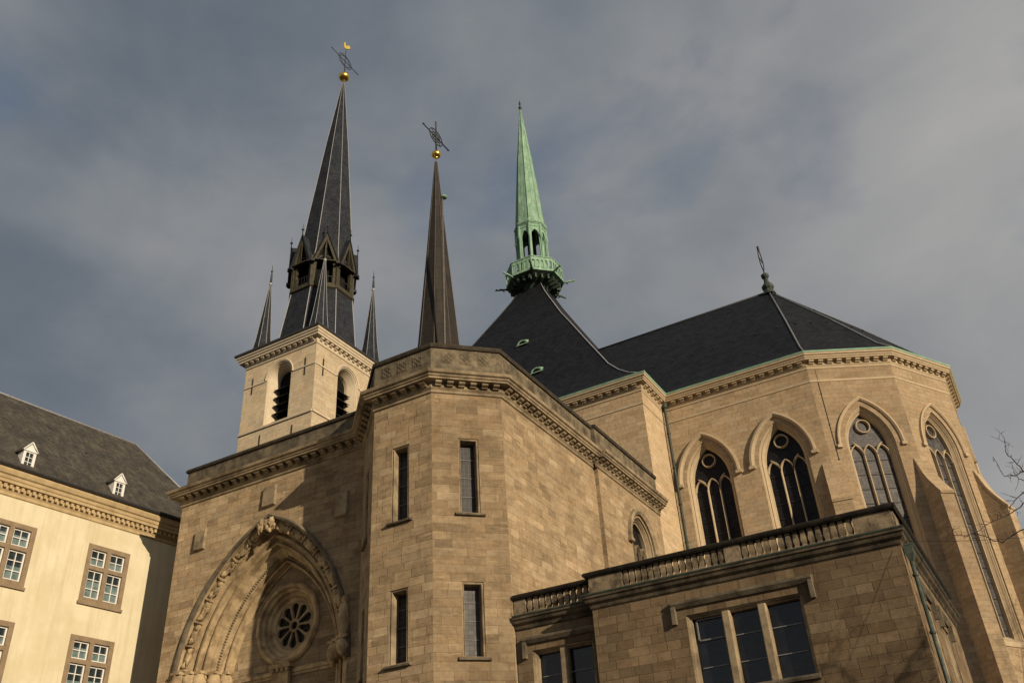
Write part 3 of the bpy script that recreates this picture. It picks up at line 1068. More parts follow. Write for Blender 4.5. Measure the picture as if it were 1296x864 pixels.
mb = MB()
for i in (0, 1, 2):
    F = Frame(line[i], line[i + 1])
    mb.fill(F, [(0, 0), (F.len, 0), (F.len, WT2), (0, WT2)])
for i in (len(line) - 2, len(line) - 1):
    F = Frame(line[i], line[(i + 1) % len(line)])
    mb.fill(F, [(0, 0), (F.len, 0), (F.len, WT2), (0, WT2)])
mb.build('transept_wall', M['buff'], CA)

mb = MB()
HOOD = (.32, .62, .25, .10)
HOODA = (.38, .58, .20, .12)
F_ch = Frame(line[3], line[4])
holes = [gothic_window(F_ch, F_ch.u(x, 59.1), 1.68, 26.95, 14.0, M['trim_buff'], M['glass_choir'], hood=HOOD, root=CA) for x in (-16.6, -11.25)]
mb.fill(F_ch, [(0, 0), (F_ch.len, 0), (F_ch.len, WT2), (0, WT2)], holes)
for i in range(5):
    F = Frame(apse[i], apse[i + 1])
    holes = [gothic_window(F, F.len / 2 + (.03 if i < 2 else 0), 1.68, 27.05, 14.0, M['trim_buff'], M['glass_grey'], hood=HOODA, root=CA)]
    mb.fill(F, [(0, 0), (F.len, 0), (F.len, WT2), (0, WT2)], holes)
F = Frame(apse[5], (-19.25, chy1))
mb.fill(F, [(0, 0), (F.len, 0), (F.len, WT2), (0, WT2)])
mb.build('choir_wall', M['buff'], CA)

# great cornice all the way round: string, frieze, modillions, corona
CZ0 = 33.10
gc = [(0, 31.98), (.05, 32.02), (.05, 32.10), (.03, 32.16), (.03, 33.02), (.08, 33.06), (.08, 33.16), (.04, 33.20), (.12, 33.32), (.12, 33.62), (.48, 33.64), (.48, 33.74), (.54, 33.78), (.56, 33.88), (.64, 33.93), (.67, 34.08), (-.2, 34.11)]
mb = MB()
mb.sweep(line, gc, closed=True)
fz = MB()
fz.sweep(line, [(.034, 32.17), (.034, 33.01)], closed=True, caps=False)
fz.build('frieze', M['buff'], CA)
modillions(mb, line, 33.35, 33.61, .12, .41, .34, .68, closed=True)
mb.build('great_cornice', M['trim_buff'], CA)
mb = MB()
mb.sweep(line, [(.54, 34.085), (.69, 34.10), (.72, 34.21), (.62, 34.24), (.4, 34.22), (.3, 34.13)], closed=True)
mb.build('eaves_gutter', M['copper_gutter'], CA)

# transept roof: square pyramid with concave hips
prof = [(0.9, 58.4), (1.3, 57.0), (2.0, 55.4), (2.9, 53.65), (4.9, 49.9), (6.4, 47.4), (8.75, 43.4), (10.45, 40.55), (11.7, 38.45), (13.0, 36.8), (14.2, 35.55), (15.15, 34.75), (15.95, 34.20)]
mb = MB()
loops = []
for r_, z in prof[::-1]:
    loops.append([(FX - r_, AX - r_, z), (FX + r_, AX - r_, z), (FX + r_, AX + r_, z), (FX - r_, AX + r_, z)])
for a, b in zip(loops, loops[1:]):
    for i in range(4):
        j = (i + 1) % 4
        mb.face([a[i], a[j], b[j], b[i]])
mb.face(loops[0])
roof_t = mb.build('transept_roof', M['slate'], CA)
for (sx, sy) in ((1, -1), (-1, -1), (1, 1), (-1, 1)):
    mb = MB()
    pts = [(FX + sx * (r_ + .02), AX + sy * (r_ + .02), z + .03) for r_, z in prof[1:-1]]
    mb.tube(pts, .055, 6)
    mb.build('hip_flashing', M['lead'] if (sx, sy) == (1, -1) else M['iron'], parent=roof_t)
# eyebrow dormers in green copper
for (x, z) in ((-32.9, 46.6), (-30.0, 41.0)):
    # y on the front slope at that height
    for (ra, za), (rb, zb_) in zip(prof, prof[1:]):
        if za >= z >= zb_:
            r_ = ra + (rb - ra) * (za - z) / (za - zb_)
            break
    y = AX - r_
    mb = MB()
    outer, inner, back = [], [], []
    for i in range(13):
        a = pi * i / 12
        outer.append((x - .52 * cos(a), y - .42, z - .30 + .42 * sin(a)))
        inner.append((x - .36 * cos(a), y - .40, z - .28 + .30 * sin(a)))
        back.append((x - .40 * cos(a), y + .35, z + .35 + .15 * sin(a)))
    mb.loft([inner, outer, back], closed=False)
    mb.face([(x - .75, y - .46, z - .40), (x + .75, y - .46, z - .40), (x + .55, y - .36, z - .26), (x - .55, y - .36, z - .26)])
    ed = mb.build('eyebrow_dormer', M['copper'], parent=roof_t)
    mb = MB()
    mb.face([(p[0], y - .405, p[2]) for p in inner])
    mb.build('dormer_opening', M['dark'], parent=roof_t)

# choir roof: ridge along the axis, hipped over the apse
RZc = 47.65
ev = []
OV = .62
E = [Vector(p) for p in [(-19.25, chy0)] + apse + [(-19.25, chy1)]]
mb = MB()
cen = Vector((ACX, AX))
evp = []
for i, p in enumerate(E):
    if i == 0:
        evp.append((p.x, p.y - OV, 34.20))
    elif i == len(E) - 1:
        evp.append((p.x, p.y + OV, 34.20))
    else:
        d = (p - cen).normalized()
        evp.append((p.x + d.x * .64, p.y + d.y * .64, 34.20))


def flare(e, apexp):
    """points from eave to ridge with a slight kick at the foot"""
    e, a = Vector(e), Vector(apexp)
    return [e, e.lerp(a, .10) - Vector((0, 0, .28)), e.lerp(a, .22) - Vector((0, 0, .18)), e.lerp(a, .45), a]


ridge0 = (-34.0, AX, RZc)
apexp = (ACX, AX, RZc)
ribs = []
k0 = flare((-34.0, chy0 - OV, 34.20), ridge0)
k1 = flare(evp[1], apexp)
rows = [k0, k1]
for i in range(2, 7):
    rows.append(flare(evp[i], apexp))
rows.append(flare((-34.0, chy1 + OV, 34.20), ridge0))
for a, b in zip(rows, rows[1:]):
    for i in range(4):
        q = [a[i], b[i], b[i + 1], a[i + 1]]
        if (Vector(q[2]) - Vector(q[3])).length < 1e-4:
            q = q[:3]
        mb.face(q)
roof_c = mb.build('choir_roof', M['slate'], CA)
for i in range(1, 7):
    mb = MB()
    mb.tube([Vector(p) + Vector((0, 0, .04)) for p in rows[i]], .075, 6)
    o = mb.build('hip_flashing', M['lead_dark'], parent=roof_c)
mb = MB()
mb.tube([(-33.0, AX, RZc + .03), (ACX, AX, RZc + .03)], .09, 6)
mb.build('ridge_flashing', M['iron'], parent=roof_c)
for i, (a, b) in enumerate(zip(rows[:4], rows[1:4])):
    n_ = 7 if i == 0 else 3
    for lev in (.40, .70, .93):
        for j in range(n_):
            f_ = (j + .5 + (.25 if lev > .5 else 0)) / n_
            if i == 0:
                f_ = .5 + f_ * .5
            e = Vector(a[0]).lerp(Vector(b[0]), min(f_, .98))
            ap = Vector(a[4]).lerp(Vector(b[4]), min(f_, .98))
            q = e.lerp(ap, lev) + Vector((0, 0, .05))
            mb = MB()
            mb.box(q.x - .05, q.y - .07, q.z - .05, q.x + .05, q.y + .05, q.z + .07)
            mb.build('snow_hook', M['iron'], parent=roof_c)
# finial with the ring staff on the apse apex
mb = MB()
mb.lathe((ACX, AX, 47.3), [(.62, 0), (.50, .35), (.40, .55), (.52, .72), (.55, .95), (.42, 1.15), (.24, 1.35), (.20, 1.8), (.34, 2.0), (.36, 2.25), (.15, 2.35)], 10, .3, False)
fin = mb.build('apse_finial', M['pipe'], CA)
mb = MB()
pts = []
base = Vector((ACX, AX, 49.6))
mb.tube([base, base + Vector((0, 0, .5))], .06, 6)
for i in range(21):
    a = 2 * pi * i / 20
    pts.append(base + Vector((.05 * sin(a), .42 * sin(a), 1.65 - 1.15 * cos(a))))
mb.tube(pts, .05, 6)
mb.tube([base + Vector((0, 0, 2.8)), base + Vector((0, 0, 3.25))], .11, 6)
mb.tube([base + Vector((0, -.5, 1.65)), base + Vector((0, .5, 1.65))], .04, 6)
mb.build('ring_staff', M['iron'], parent=fin)

# buttresses at the apse corners, concave sloping heads
for i in range(6):
    ang = R((-80, -50, -18, 15, 45, 75)[i])
    d = Vector((cos(ang), sin(ang), 0))
    s_ = Vector((-d.y, d.x, 0))
    p = Vector((apse[i][0], apse[i][1], 0)) if i < 6 else None
    hw = (.60, .47, .55, .55, .55, .55)[i]
    D = (1.22, 1.45, 1.25, 1.42, 1.42, 1.42)[i]
    Bz = 22.85
    curve = [(1.0, 0), (.86, .32), (.72, .62), (.56, .95), (.40, 1.32), (.27, 1.70), (.16, 2.15), (.07, 2.55), (-.02, 2.9), (-.22, 3.2)]
    inn = -.6
    mb = MB()
    poly = [(inn, 0), (D, 0), (D, Bz)] + [(D * x, Bz + z) for x, z in curve[1:]] + [(inn, Bz + 3.25)]
    mb.prism([p + d * x - s_ * hw + Vector((0, 0, z)) for x, z in poly], s_ * hw * 2)
    b = mb.build('buttress', M['buff'], CA)
    mb = MB()
    lo = []
    for k, (x, z) in enumerate([(1.06, -.16), (1.06, .02)] + curve[1:]):
        q = p + d * (D * x + (.012 if k > 1 else .0)) + Vector((0, 0, Bz + z + (.015 if k > 1 else 0)))
        q2 = q - d * .12 - Vector((0, 0, .05))
        e_ = hw + (.03 if k < 2 else .012)
        lo.append([q - s_ * e_, q + s_ * e_, q2 + s_ * e_, q2 - s_ * e_])
    mb.loft(lo, True, True, True)
    mb.build('buttress_head', M['buff'], parent=b)
# lightning conductor on the first apse facet
F = Frame(apse[0], apse[1])
mb = MB()
mb.tube([F.p(.55, 33.0, -.03), F.p(.55, 20, -.03)], .02, 5)
for z in (31.0, 28.6, 26.0, 23.5):
    mb.fbox(F, .51, .59, z, z + .08, -.06, 0)
mb.build('lightning_conductor', M['iron'], CA)
# downpipe in the corner of transept and choir
mb = MB()
q = Vector((-18.95, 58.78, 0))
mb.tube([q + Vector((-.0, .0, 33.6)), q + Vector((0, 0, 33.2)), q + Vector((0, 0, 3))], .11, 8)
mb.lathe(q + Vector((0, 0, 33.1)), [(.10, 0), (.22, .15), (.24, .5), (.1, .52)], 8)
for z in (31.0, 28.2, 25.4, 22.6, 19.8, 17):
    mb.lathe(q + Vector((0, 0, z)), [(.11, 0), (.15, .02), (.15, .12), (.11, .14)], 8)
mb.build('downpipe', M['pipe'], CA)

# ---- green fleche over the crossing
FL = CA
PH8 = pi / 8


def octo(cx, cy, r, z, ph=PH8):
    return [Vector((cx + r * cos(ph + 2 * pi * k / 8), cy + r * sin(ph + 2 * pi * k / 8), z)) for k in range(8)]


def flat_loft(mb, loops, cap0=False, cap1=False):
    for a, b in zip(loops, loops[1:]):
        n = len(a)
        for i in range(n):
            j = (i + 1) % n
            mb.face([a[i], a[j], b[j], b[i]])
    if cap0:
        mb.face(loops[0][::-1])
    if cap1:
        mb.face(loops[-1])


mb = MB()
flat_loft(mb, [octo(FX, AX, 1.78, 65.55), octo(FX, AX, 1.86, 65.7), octo(FX, AX, 1.86, 65.85), octo(FX, AX, 1.62, 66.05), octo(FX, AX, 1.60, 66.3), octo(FX, AX, .92, 75.5), octo(FX, AX, .06, 84.6)], True, True)
fl = mb.build('green_spire', M['copper'], CA)
fl['label'] = 'slender green copper spire over the crossing'
mb = MB()
mb.lathe((FX, AX, 84.3), [(.07, 0), (.07, .5), (.2, .65), (.22, .8), (.08, .95), (.05, 1.2), (.14, 1.35), (.14, 1.5), (.02, 2.0)], 8)
mb.build('finial', M['copper_dark'], parent=fl)
mb = MB()
for p, q in zip(octo(FX, AX, 1.63, 66.2), octo(FX, AX, .07, 84.6)):
    mid = octo(FX, AX, .93, 75.5)[octo(FX, AX, 1.63, 66.2).index(p)]
    mb.tube([p, mid, q], .035, 5)
mb.build('spire_rib', M['copper'], parent=fl)
# arcaded lantern: eight arched sides and columns
mb = MB()
for k in range(8):
    a, b = octo(FX, AX, 1.66, 0)[k], octo(FX, AX, 1.66, 0)[(k + 1) % 8]
    F = Frame(a, b)
    o = [(0, 59.4), (F.len, 59.4), (F.len, 65.6), (0, 65.6)]
    h = arch(F.len / 2, F.len * .34, F.len * .68, 63.9, 0, 8, zb=60.3)
    mb.fill(F, o, [h])
    mb.loft([[F.p(u, z, 0) for u, z in h], [F.p(u, z, .22) for u, z in h]], True)
    mb.fill(F, o, [h], d=.22)
    mb.fbox(F, .05, F.len - .05, 65.05, 65.16, -.05, 0)
    mb.fbox(F, .05, F.len - .05, 65.42, 65.52, -.05, 0)
mb.face(octo(FX, AX, 1.6, 65.4)[::-1])
lan = mb.build('fleche_lantern', M['copper'], CA)
for p in octo(FX, AX, 1.68, 0):
    mb = MB()
    mb.lathe((p.x, p.y, 60.2), [(.17, 0), (.17, .3), (.11, .4), (.11, 3.2), (.13, 3.25), (.2, 3.55), (.22, 3.75), (.16, 3.8), (.14, 5.2)], 8)
    mb.build('column', M['copper'], parent=lan)
mb = MB()
mb.lathe((FX, AX, 59.4), [(.5, 0), (.5, 5.8)], 8)
mb.build('core', M['dark'], parent=lan)
# gallery
mb = MB()
flat_loft(mb, [octo(FX, AX, 1.25, 56.4), octo(FX, AX, 1.6, 57.3), octo(FX, AX, 2.55, 57.75), octo(FX, AX, 3.02, 57.95), octo(FX, AX, 3.08, 58.0), octo(FX, AX, 3.08, 58.14)], False, True)
gal = mb.build('gallery', M['copper_dark'], CA)
for k in range(8):
    a, b = octo(FX, AX, 2.7, 0)[k], octo(FX, AX, 2.7, 0)[(k + 1) % 8]
    F = Frame(a, b)
    for j in range(3):
        u = F.len * (j + .5) / 3
        mb = MB()
        mb.fbox(F, u - .09, u + .09, 57.25, 57.78, -.12, .7)
        mb.build('corbel', M['copper_dark'], parent=gal)
mb = MB()
for k in range(8):
    a, b = octo(FX, AX, 3.08, 0)[k], octo(FX, AX, 3.08, 0)[(k + 1) % 8]
    F = Frame(a, b)
    o = [(0, 58.02), (F.len, 58.02), (F.len, 59.72), (0, 59.72)]
    hs = []
    n_ = 5
    for j in range(n_):
        u = F.len * (j + .5) / n_
        hs.append(arch(u, .15, .26, 59.15, 0, 5, zb=58.34))
    mb.fill(F, o, hs)
    mb.fill(F, o, hs, d=.12)
    for h in hs:
        mb.loft([[F.p(u, z, 0) for u, z in h], [F.p(u, z, .12) for u, z in h]], True)
    mb.fbox(F, -.03, F.len + .03, 59.72, 59.83, -.06, .16)
    mb.fbox(F, -.03, F.len + .03, 58.0, 58.12, -.08, .0)
mb.build('gallery_railing', M['copper'], parent=gal)
for k, p in enumerate(octo(FX, AX, 3.05, 57.95)):
    d = Vector((p.x - FX, p.y - AX, 0)).normalized()
    s_ = Vector((-d.y, d.x, 0))
    mb = MB()
    mb.tube([p - d * .3, p + d * .35 + Vector((0, 0, .06)), p + d * .7 + Vector((0, 0, .12)), p + d * .95 + Vector((0, 0, .06)), p + d * 1.12 + Vector((0, 0, .15)), p + d * 1.28 + Vector((0, 0, .06))], [.12, .10, .12, .07, .12, .04], 7)
    mb.tube([p + d * .3 - s_ * .2 + Vector((0, 0, -.12)), p + d * .55 + Vector((0, 0, .1)), p + d * .3 + s_ * .2 + Vector((0, 0, -.12))], .05, 5)
    mb.build('gargoyle', M['copper'] if k in (0, 5, 7) else M['copper_dark'], parent=gal)

# ---- slim brown spire with gilt ball, on a stone base behind the turret parapet
SX, SY = -27.52, 41.0
mb = MB()
flat_loft(mb, [octo(SX, SY, 1.5, 24.9), octo(SX, SY, 1.5, 31.0), octo(SX, SY, 1.62, 31.1), octo(SX, SY, 1.62, 31.33)], False, True)
mb.build('spire_base', M['buff'], CA)
ZT = 48.9
mb = MB()
spr = [(1.50, 31.33), (1.31, 33.16), (.70, 40.73), (.08, ZT)]
flat_loft(mb, [octo(SX, SY, r_, z) for r_, z in spr], False, True)
bs = mb.build('brown_spire', M['bronze'], CA)
for k in range(8):
    mb = MB()
    mb.tube([octo(SX, SY, r_ + .01, z)[k] for r_, z in spr], .022, 5)
    mb.build('spire_rib', M['bronze_rib'], parent=bs)


def ball_cross(cx, cy, z, rb, rod, arm, ringr, ringc, name_parent, ring_double=True):
    mb = MB()
    mb.lathe((cx, cy, z), [(.06, -rb * 1.15), (.10, -rb * 1.1), (.12, -rb * .95)] + [(max(.08, rb * cos(a)), rb * .86 * sin(a)) for a in [R(-70 + 14 * i) for i in range(11)]] + [(.07, rb * .95)], 20)
    mb.build('gilt_ball', M['gold'], parent=name_parent)
    mb = MB()
    w = .055
    mb.tube([(cx, cy, z + rb * .8), (cx, cy, z + rod)], [.07, .045], 6)
    mb.tube([(cx, cy - arm, ringc), (cx, cy + arm, ringc)], .055, 6)
    for rr_ in ((ringr, ringr * .74) if ring_double else (ringr, ringr * .6)):
        mb.tube([(cx, cy + rr_ * cos(2 * pi * i / 28), ringc + rr_ * .78 * sin(2 * pi * i / 28)) for i in range(29)], .042, 6)
    for i in range(12 if ring_double else 0):
        a = 2 * pi * (i + .5) / 12
        mb.tube([(cx, cy + ringr * .74 * cos(a), ringc + ringr * .78 * .74 * sin(a)), (cx, cy + ringr * cos(a + .15), ringc + ringr * .78 * sin(a + .15))], .028, 4)
    if not ring_double:
        for a in (R(45), R(135)):
            mb.tube([(cx, cy - ringr * cos(a), ringc - ringr * .78 * sin(a)), (cx, cy + ringr * cos(a), ringc + ringr * .78 * sin(a))], .03, 4)
    for sg in (-1, 1):
        mb.lathe((cx, cy + sg * arm, ringc - .08), [(.03, 0), (.085, .06), (.085, .1), (.03, .16)], 6)
    mb.build('ring_cross', M['iron'], parent=name_parent)


ball_cross(-27.48, SY, 49.62, .36, 3.45, 1.66, .85, 51.42, bs, False)
mb = MB()
px = octo(SX, SY, 1.50, 37.0)
q = Vector((-26.0, 39.45, 0))
mb.tube([q + Vector((0, 0, 24.9)), q + Vector((0, 0, 43.5))], .07, 8)
vp_ = mb.build('vent_pipe', M['bronze_rib'], CA)
mb = MB()
mb.lathe(q + Vector((.12, .05, 43.45)), [(.08, 0), (.21, .03), (.22, .10), (.16, .21), (.06, .27)], 12)
mb.build('pipe_cap', M['copper'], parent=vp_)

# ==================================================================== BELL TOWER
TX0, TX1, TY0 = -63.34, -53.74, 58.0
TWd = TX1 - TX0
TY1 = TY0 + TWd
TCX, TCY = (TX0 + TX1) / 2, (TY0 + TY1) / 2
BT = thing('bell_tower', 'square cream stone belfry with louvred arches, corner pinnacles and tall grey slate spire', 'tower', (TCX, TCY, 0))
tl = [(TX0, TY0), (TX1, TY0), (TX1, TY1), (TX0, TY1)]
TWT = 51.6


def round_arch(uc, a, zs, off=0.0, n=18, zb=None):
    a2 = a - off
    pts = [(uc - a2 * cos(pi * i / n), zs + a2 * 1.04 * sin(pi * i / n)) for i in range(n + 1)]
    if zb is not None:
        pts = [(uc - a2, zb)] + pts + [(uc + a2, zb)]
    return pts


mb = MB()
for i in range(4):
    F = Frame(tl[i], tl[(i + 1) % 4])
    uc = F.len / 2 + (.05 if i == 0 else .25 if i == 1 else 0)
    A = 1.62
    ZS = 49.15
    hole = round_arch(uc, A, ZS, 0, zb=43.98)
    mb.fill(F, [(0, 0), (F.len, 0), (F.len, TWT), (0, TWT)], [hole])
    w = MB()
    w.loft([[F.p(u, z, d) for u, z in round_arch(uc, A, ZS, off, zb=43.98)] for off, d in ((0, 0), (.08, .04), (.10, .14), (.16, .16), (.52, 1.0), (.55, 1.35))], closed=False)
    w.face([F.p(uc - A, 43.98, 0), F.p(uc + A, 43.98, 0), F.p(uc + A, 44.1, 1.3), F.p(uc - A, 44.1, 1.3)])
    wo_ = w.build('belfry_opening', M['trim_cream'], BT)
    w = MB()
    w.fill(F, round_arch(uc, A, ZS, .5, zb=44.0), d=1.33)
    w.build('dark_chamber', M['dark'], parent=wo_)
    for k in range(5):
        z = 44.35 + k * .92
        w = MB()
        w.hexa([F.p(uc - 1.1, z, .55), F.p(uc + 1.1, z, .55), F.p(uc + 1.1, z + .42, 1.3), F.p(uc - 1.1, z + .42, 1.3)],
               [F.p(uc - 1.1, z + .07, .55), F.p(uc + 1.1, z + .07, .55), F.p(uc + 1.1, z + .49, 1.3), F.p(uc - 1.1, z + .49, 1.3)])
        w.build('louvre', M['louvre'], parent=wo_)
    w = MB()
    w.loft([[F.p(u, z, d) for u, z in round_arch(uc, A, ZS, off)] for off, d in ((-.05, 0), (-.05, -.07), (-.22, -.13), (-.27, -.06), (-.27, 0))], closed=False)
    w.build('hood_mould', M['trim_cream'], parent=wo_)
    # string courses
    for (u0, u1, za_, zb_, pr_) in ((0, uc - A - .27, 49.08, 49.22, -.08), (uc + A + .27, F.len, 49.08, 49.22, -.08), (0, F.len, 43.66, 43.86, -.14)):
        w = MB()
        w.fbox(F, u0 + .001, u1 - .001, za_, zb_, pr_, .0)
        w.build('string_course', M['trim_cream'], BT)
    # wrought iron wall anchors
    for (u, z0, z1) in ((1.18, 48.2, 50.1), (F.len - 1.3, 48.15, 50.2), (1.1 if i == 1 else 3.0, 48.1 if i == 1 else 41.2, 50.1 if i == 1 else 43.0), (F.len - 2.4, 41.2, 42.9)):
        w = MB()
        w.fbox(F, u - .035, u + .035, z0, z1, -.07, -.003)
        w.build('wall_anchor', M['iron'], BT)
mb.build('tower_wall', M['cream'], BT)
mb = MB()
mb.sweep(tl, [(0, 51.45), (.10, 51.50), (.10, 51.62), (.14, 51.72), (.14, 52.12), (.60, 52.14), (.60, 52.32), (.70, 52.40), (.74, 52.58), (.84, 52.66), (.86, 52.86), (0, 52.9)], closed=True)
modillions(mb, tl, 51.76, 52.10, .14, .50, .34, .74, closed=True)
mb.build('cornice', M['trim_cream'], BT)
mb = MB()
mb.sweep(tl, [(.80, 52.84), (.98, 52.9), (1.0, 53.12), (.9, 53.16), (.0, 53.5)], closed=True)
mb.face([(TX0, TY0, 53.48), (TX1, TY0, 53.48), (TX1, TY1, 53.48), (TX0, TY1, 53.48)])
mb.build('eaves_gutter', M['zinc'], BT)


def tcx(z):
    return -58.25 + (z - 54) * .034


TCYs = 62.85


def toct(r, z):
    return octo(tcx(z), TCYs, r, z)


# skirt, lantern, spire
mb = MB()
flat_loft(mb, [toct(4.75, 53.2), toct(4.40, 54.2), toct(3.62, 60.6)], False, False)
sk = mb.build('spire_skirt', M['slate_spire'], BT)
for k in range(8):
    mb = MB()
    mb.tube([toct(4.77, 53.25)[k], toct(4.42, 54.2)[k], toct(3.64, 60.6)[k]], .06, 5)
    mb.build('spire_rib', M['lead'], parent=sk)
mb = MB()
flat_loft(mb, [toct(3.62, 60.55), toct(3.85, 60.7), toct(3.85, 60.95), toct(3.7, 61.0)], False, True)
for k in range(8):
    a, b = toct(3.62, 61)[k], toct(3.62, 61)[(k + 1) % 8]
    F = Frame(a, b)
    o = [(0, 60.9), (F.len, 60.9), (F.len, 65.0), (0, 65.0)]
    h = arch(F.len / 2, F.len * .33, F.len * .66, 63.6, 0, 8, zb=61.4)
    mb.fill(F, o, [h])
    mb.loft([[F.p(u, z, 0) for u, z in h], [F.p(u, z, .4) for u, z in h]], True)
    # corner post
    mb.fbox(F, -.16, .16, 60.9, 64.9, -.10, .1)
lt = mb.build('spire_lantern', M['timber'], BT)
mb = MB()
mb.lathe((tcx(62), TCYs, 60.9), [(2.6, 0), (2.6, 4.6)], 8, PH8, False)
mb.build('core', M['dark'], parent=lt)
for k in range(8):
    a, b = toct(3.62, 61)[k], toct(3.62, 61)[(k + 1) % 8]
    F = Frame(a, b)
    uc = F.len / 2
    hw, ze, za = 1.28, 64.25, 68.0
    mb = MB()
    # gable front: frame with tall opening
    o = [(uc - hw, ze - .1), (uc + hw, ze - .1), (uc, za)]
    h = [(uc - hw * .74, ze + .02), (uc + hw * .74, ze + .02), (uc, za - .85)]
    mb.fill(F, o, [h], d=-.42)
    mb.loft([[F.p(u, z, -.42) for u, z in h], [F.p(u, z, .1) for u, z in h]], True)
    mb.tube([F.p(uc, ze - .1, -.40), F.p(uc, za - .9, -.40)], .06, 5)
    g_ = mb.build('lantern_gable', M['timber'], parent=lt)
    mb = MB()
    mb.face([F.p(u, z, .098) for u, z in h])
    mb.build('gable_opening', M['dark'], parent=lt)
    mb = MB()
    # two roof slopes running back into the spire
    for sg in (-1, 1):
        e0 = F.p(uc + sg * (hw + .16), ze - .35, -.55)
        r0 = F.p(uc, za + .12, -.55)
        e1 = F.p(uc + sg * (hw + .16), ze - .35, .9)
        r1 = F.p(uc, za + .12, 1.6)
        up_ = Vector((0, 0, .10))
        q1 = [e0, r0, r1, e1]
        q2 = [p + up_ for p in q1]
        mb.hexa(q1, q2)
    mb.build('gable_roof', M['slate_spire'], parent=lt)
    mb = MB()
    pk = F.p(uc, za + .2, -.5)
    mb.lathe(pk, [(.06, 0), (.05, .55), (.16, .62), (.16, .74), (.04, .82), (.02, 1.5)], 6)
    mb.build('gable_finial', M['iron'], parent=lt)
    for sg in (-1, 1):
        mb = MB()
        p0_ = F.p(uc + sg * (hw + .1), ze - .38, -.45)
        mb.obox(p0_, F.t * .2, F.n * .22, Vector((0, 0, .14)))
        mb.build('gable_bracket', M['iron'], parent=lt)
    mb = MB()
    mb.fbox(F, uc - .85, uc + .85, 62.2, 62.27, -.05, -.02)
    for j in range(5):
        mb.fbox(F, uc - .8 + j * .4 - .015, uc - .8 + j * .4 + .015, 61.4, 62.2, -.045, -.02)
    mb.build('lantern_railing', M['iron'], parent=lt)
mb = MB()
spp = [(3.50, 64.7), (3.20, 66.2), (2.62, 72.6), (1.45, 84.5), (.12, 96.2)]
flat_loft(mb, [toct(r_, z) for r_, z in spp], False, True)
sp = mb.build('slate_spire', M['slate_spire'], BT)
for k in range(8):
    mb = MB()
    mb.tube([toct(r_ + .01, z)[k] for r_, z in spp], [.05, .05, .045, .036, .025], 5)
    mb.build('spire_rib', M['lead'], parent=sp)
ball_cross(-56.78, TCYs, 97.25, .74, 5.2, 2.75, 1.35, 100.35, sp, True)
# gilded weathercock
mb = MB()
out = [(-.16, -.25), (-.34, .05), (-.44, .45), (-.46, .85), (-.40, 1.10), (-.54, 1.22), (-.42, 1.34), (-.34, 1.52), (-.16, 1.42), (-.12, 1.15), (-.10, .75), (.02, .50), (.26, .52), (.52, .66), (.72, .46), (.80, .12), (.74, -.22), (.52, -.42), (.28, -.34), (.08, -.36)]
d_ = Vector((.75, .66, 0)).normalized()
nn_ = Vector((-d_.y, d_.x, 0))
cb_ = Vector((-56.75, TCYs, 102.75))
mb.prism([cb_ + d_ * (x * .68) + Vector((0, 0, z * .72 + .3)) - nn_ * .06 for x, z in out], nn_ * .12)
mb.build('weathercock', M['yellow'], parent=sp)
# corner pinnacles
for k, (x, y) in enumerate(((-62.7, 59.2), (-54.8, 59.2), (-53.9, 66.6), (-62.7, 66.6))):
    lean = .28
    mb = MB()
    lo = [octo(x + lean * t_, y, r_, z) for r_, z, t_ in ((1.18, 53.1, 0), (.80, 55.9, .3), (.11, 63.0, 1))]
    flat_loft(mb, lo, False, True)
    pn = mb.build('corner_pinnacle', M['slate_spire'], BT)
    for j in range(8):
        mb = MB()
        mb.tube([l[j] for l in lo], [.034, .03, .025], 5)
        mb.build('spire_rib', M['lead'], parent=pn)
    mb = MB()
    mb.lathe((x + lean, y, 62.9), [(.16, 0), (.19, .2), (.13, .4)], 8)
    mb.build('lead_cap', M['lead'], parent=pn)
    mb = MB()
    mb.lathe((x + lean, y, 63.2), [(.14, 0), (.11, 1.2), (.05, 1.5), (.13, 1.6), (.13, 1.75), (.05, 1.85), (.02, 2.6)], 7)
    mb.build('finial', M['pipe'], parent=pn)

# ==================================================================== ANNEX
AN = thing('annex', 'low flat-roofed stone wing with balustrade and mullioned windows below the choir', 'building', (-9, 40, 0))
AY = 34.0
AXL, AXR = -15.4, -3.2
AYB = 48.6
LY = 34.72
AT = 12.05
F_an = Frame((AXL, AY), (AXR, AY))
F_as = Frame((AXR, AY), (AXR, AYB))
F_lk = Frame((-19.45, LY), (AXL, LY))


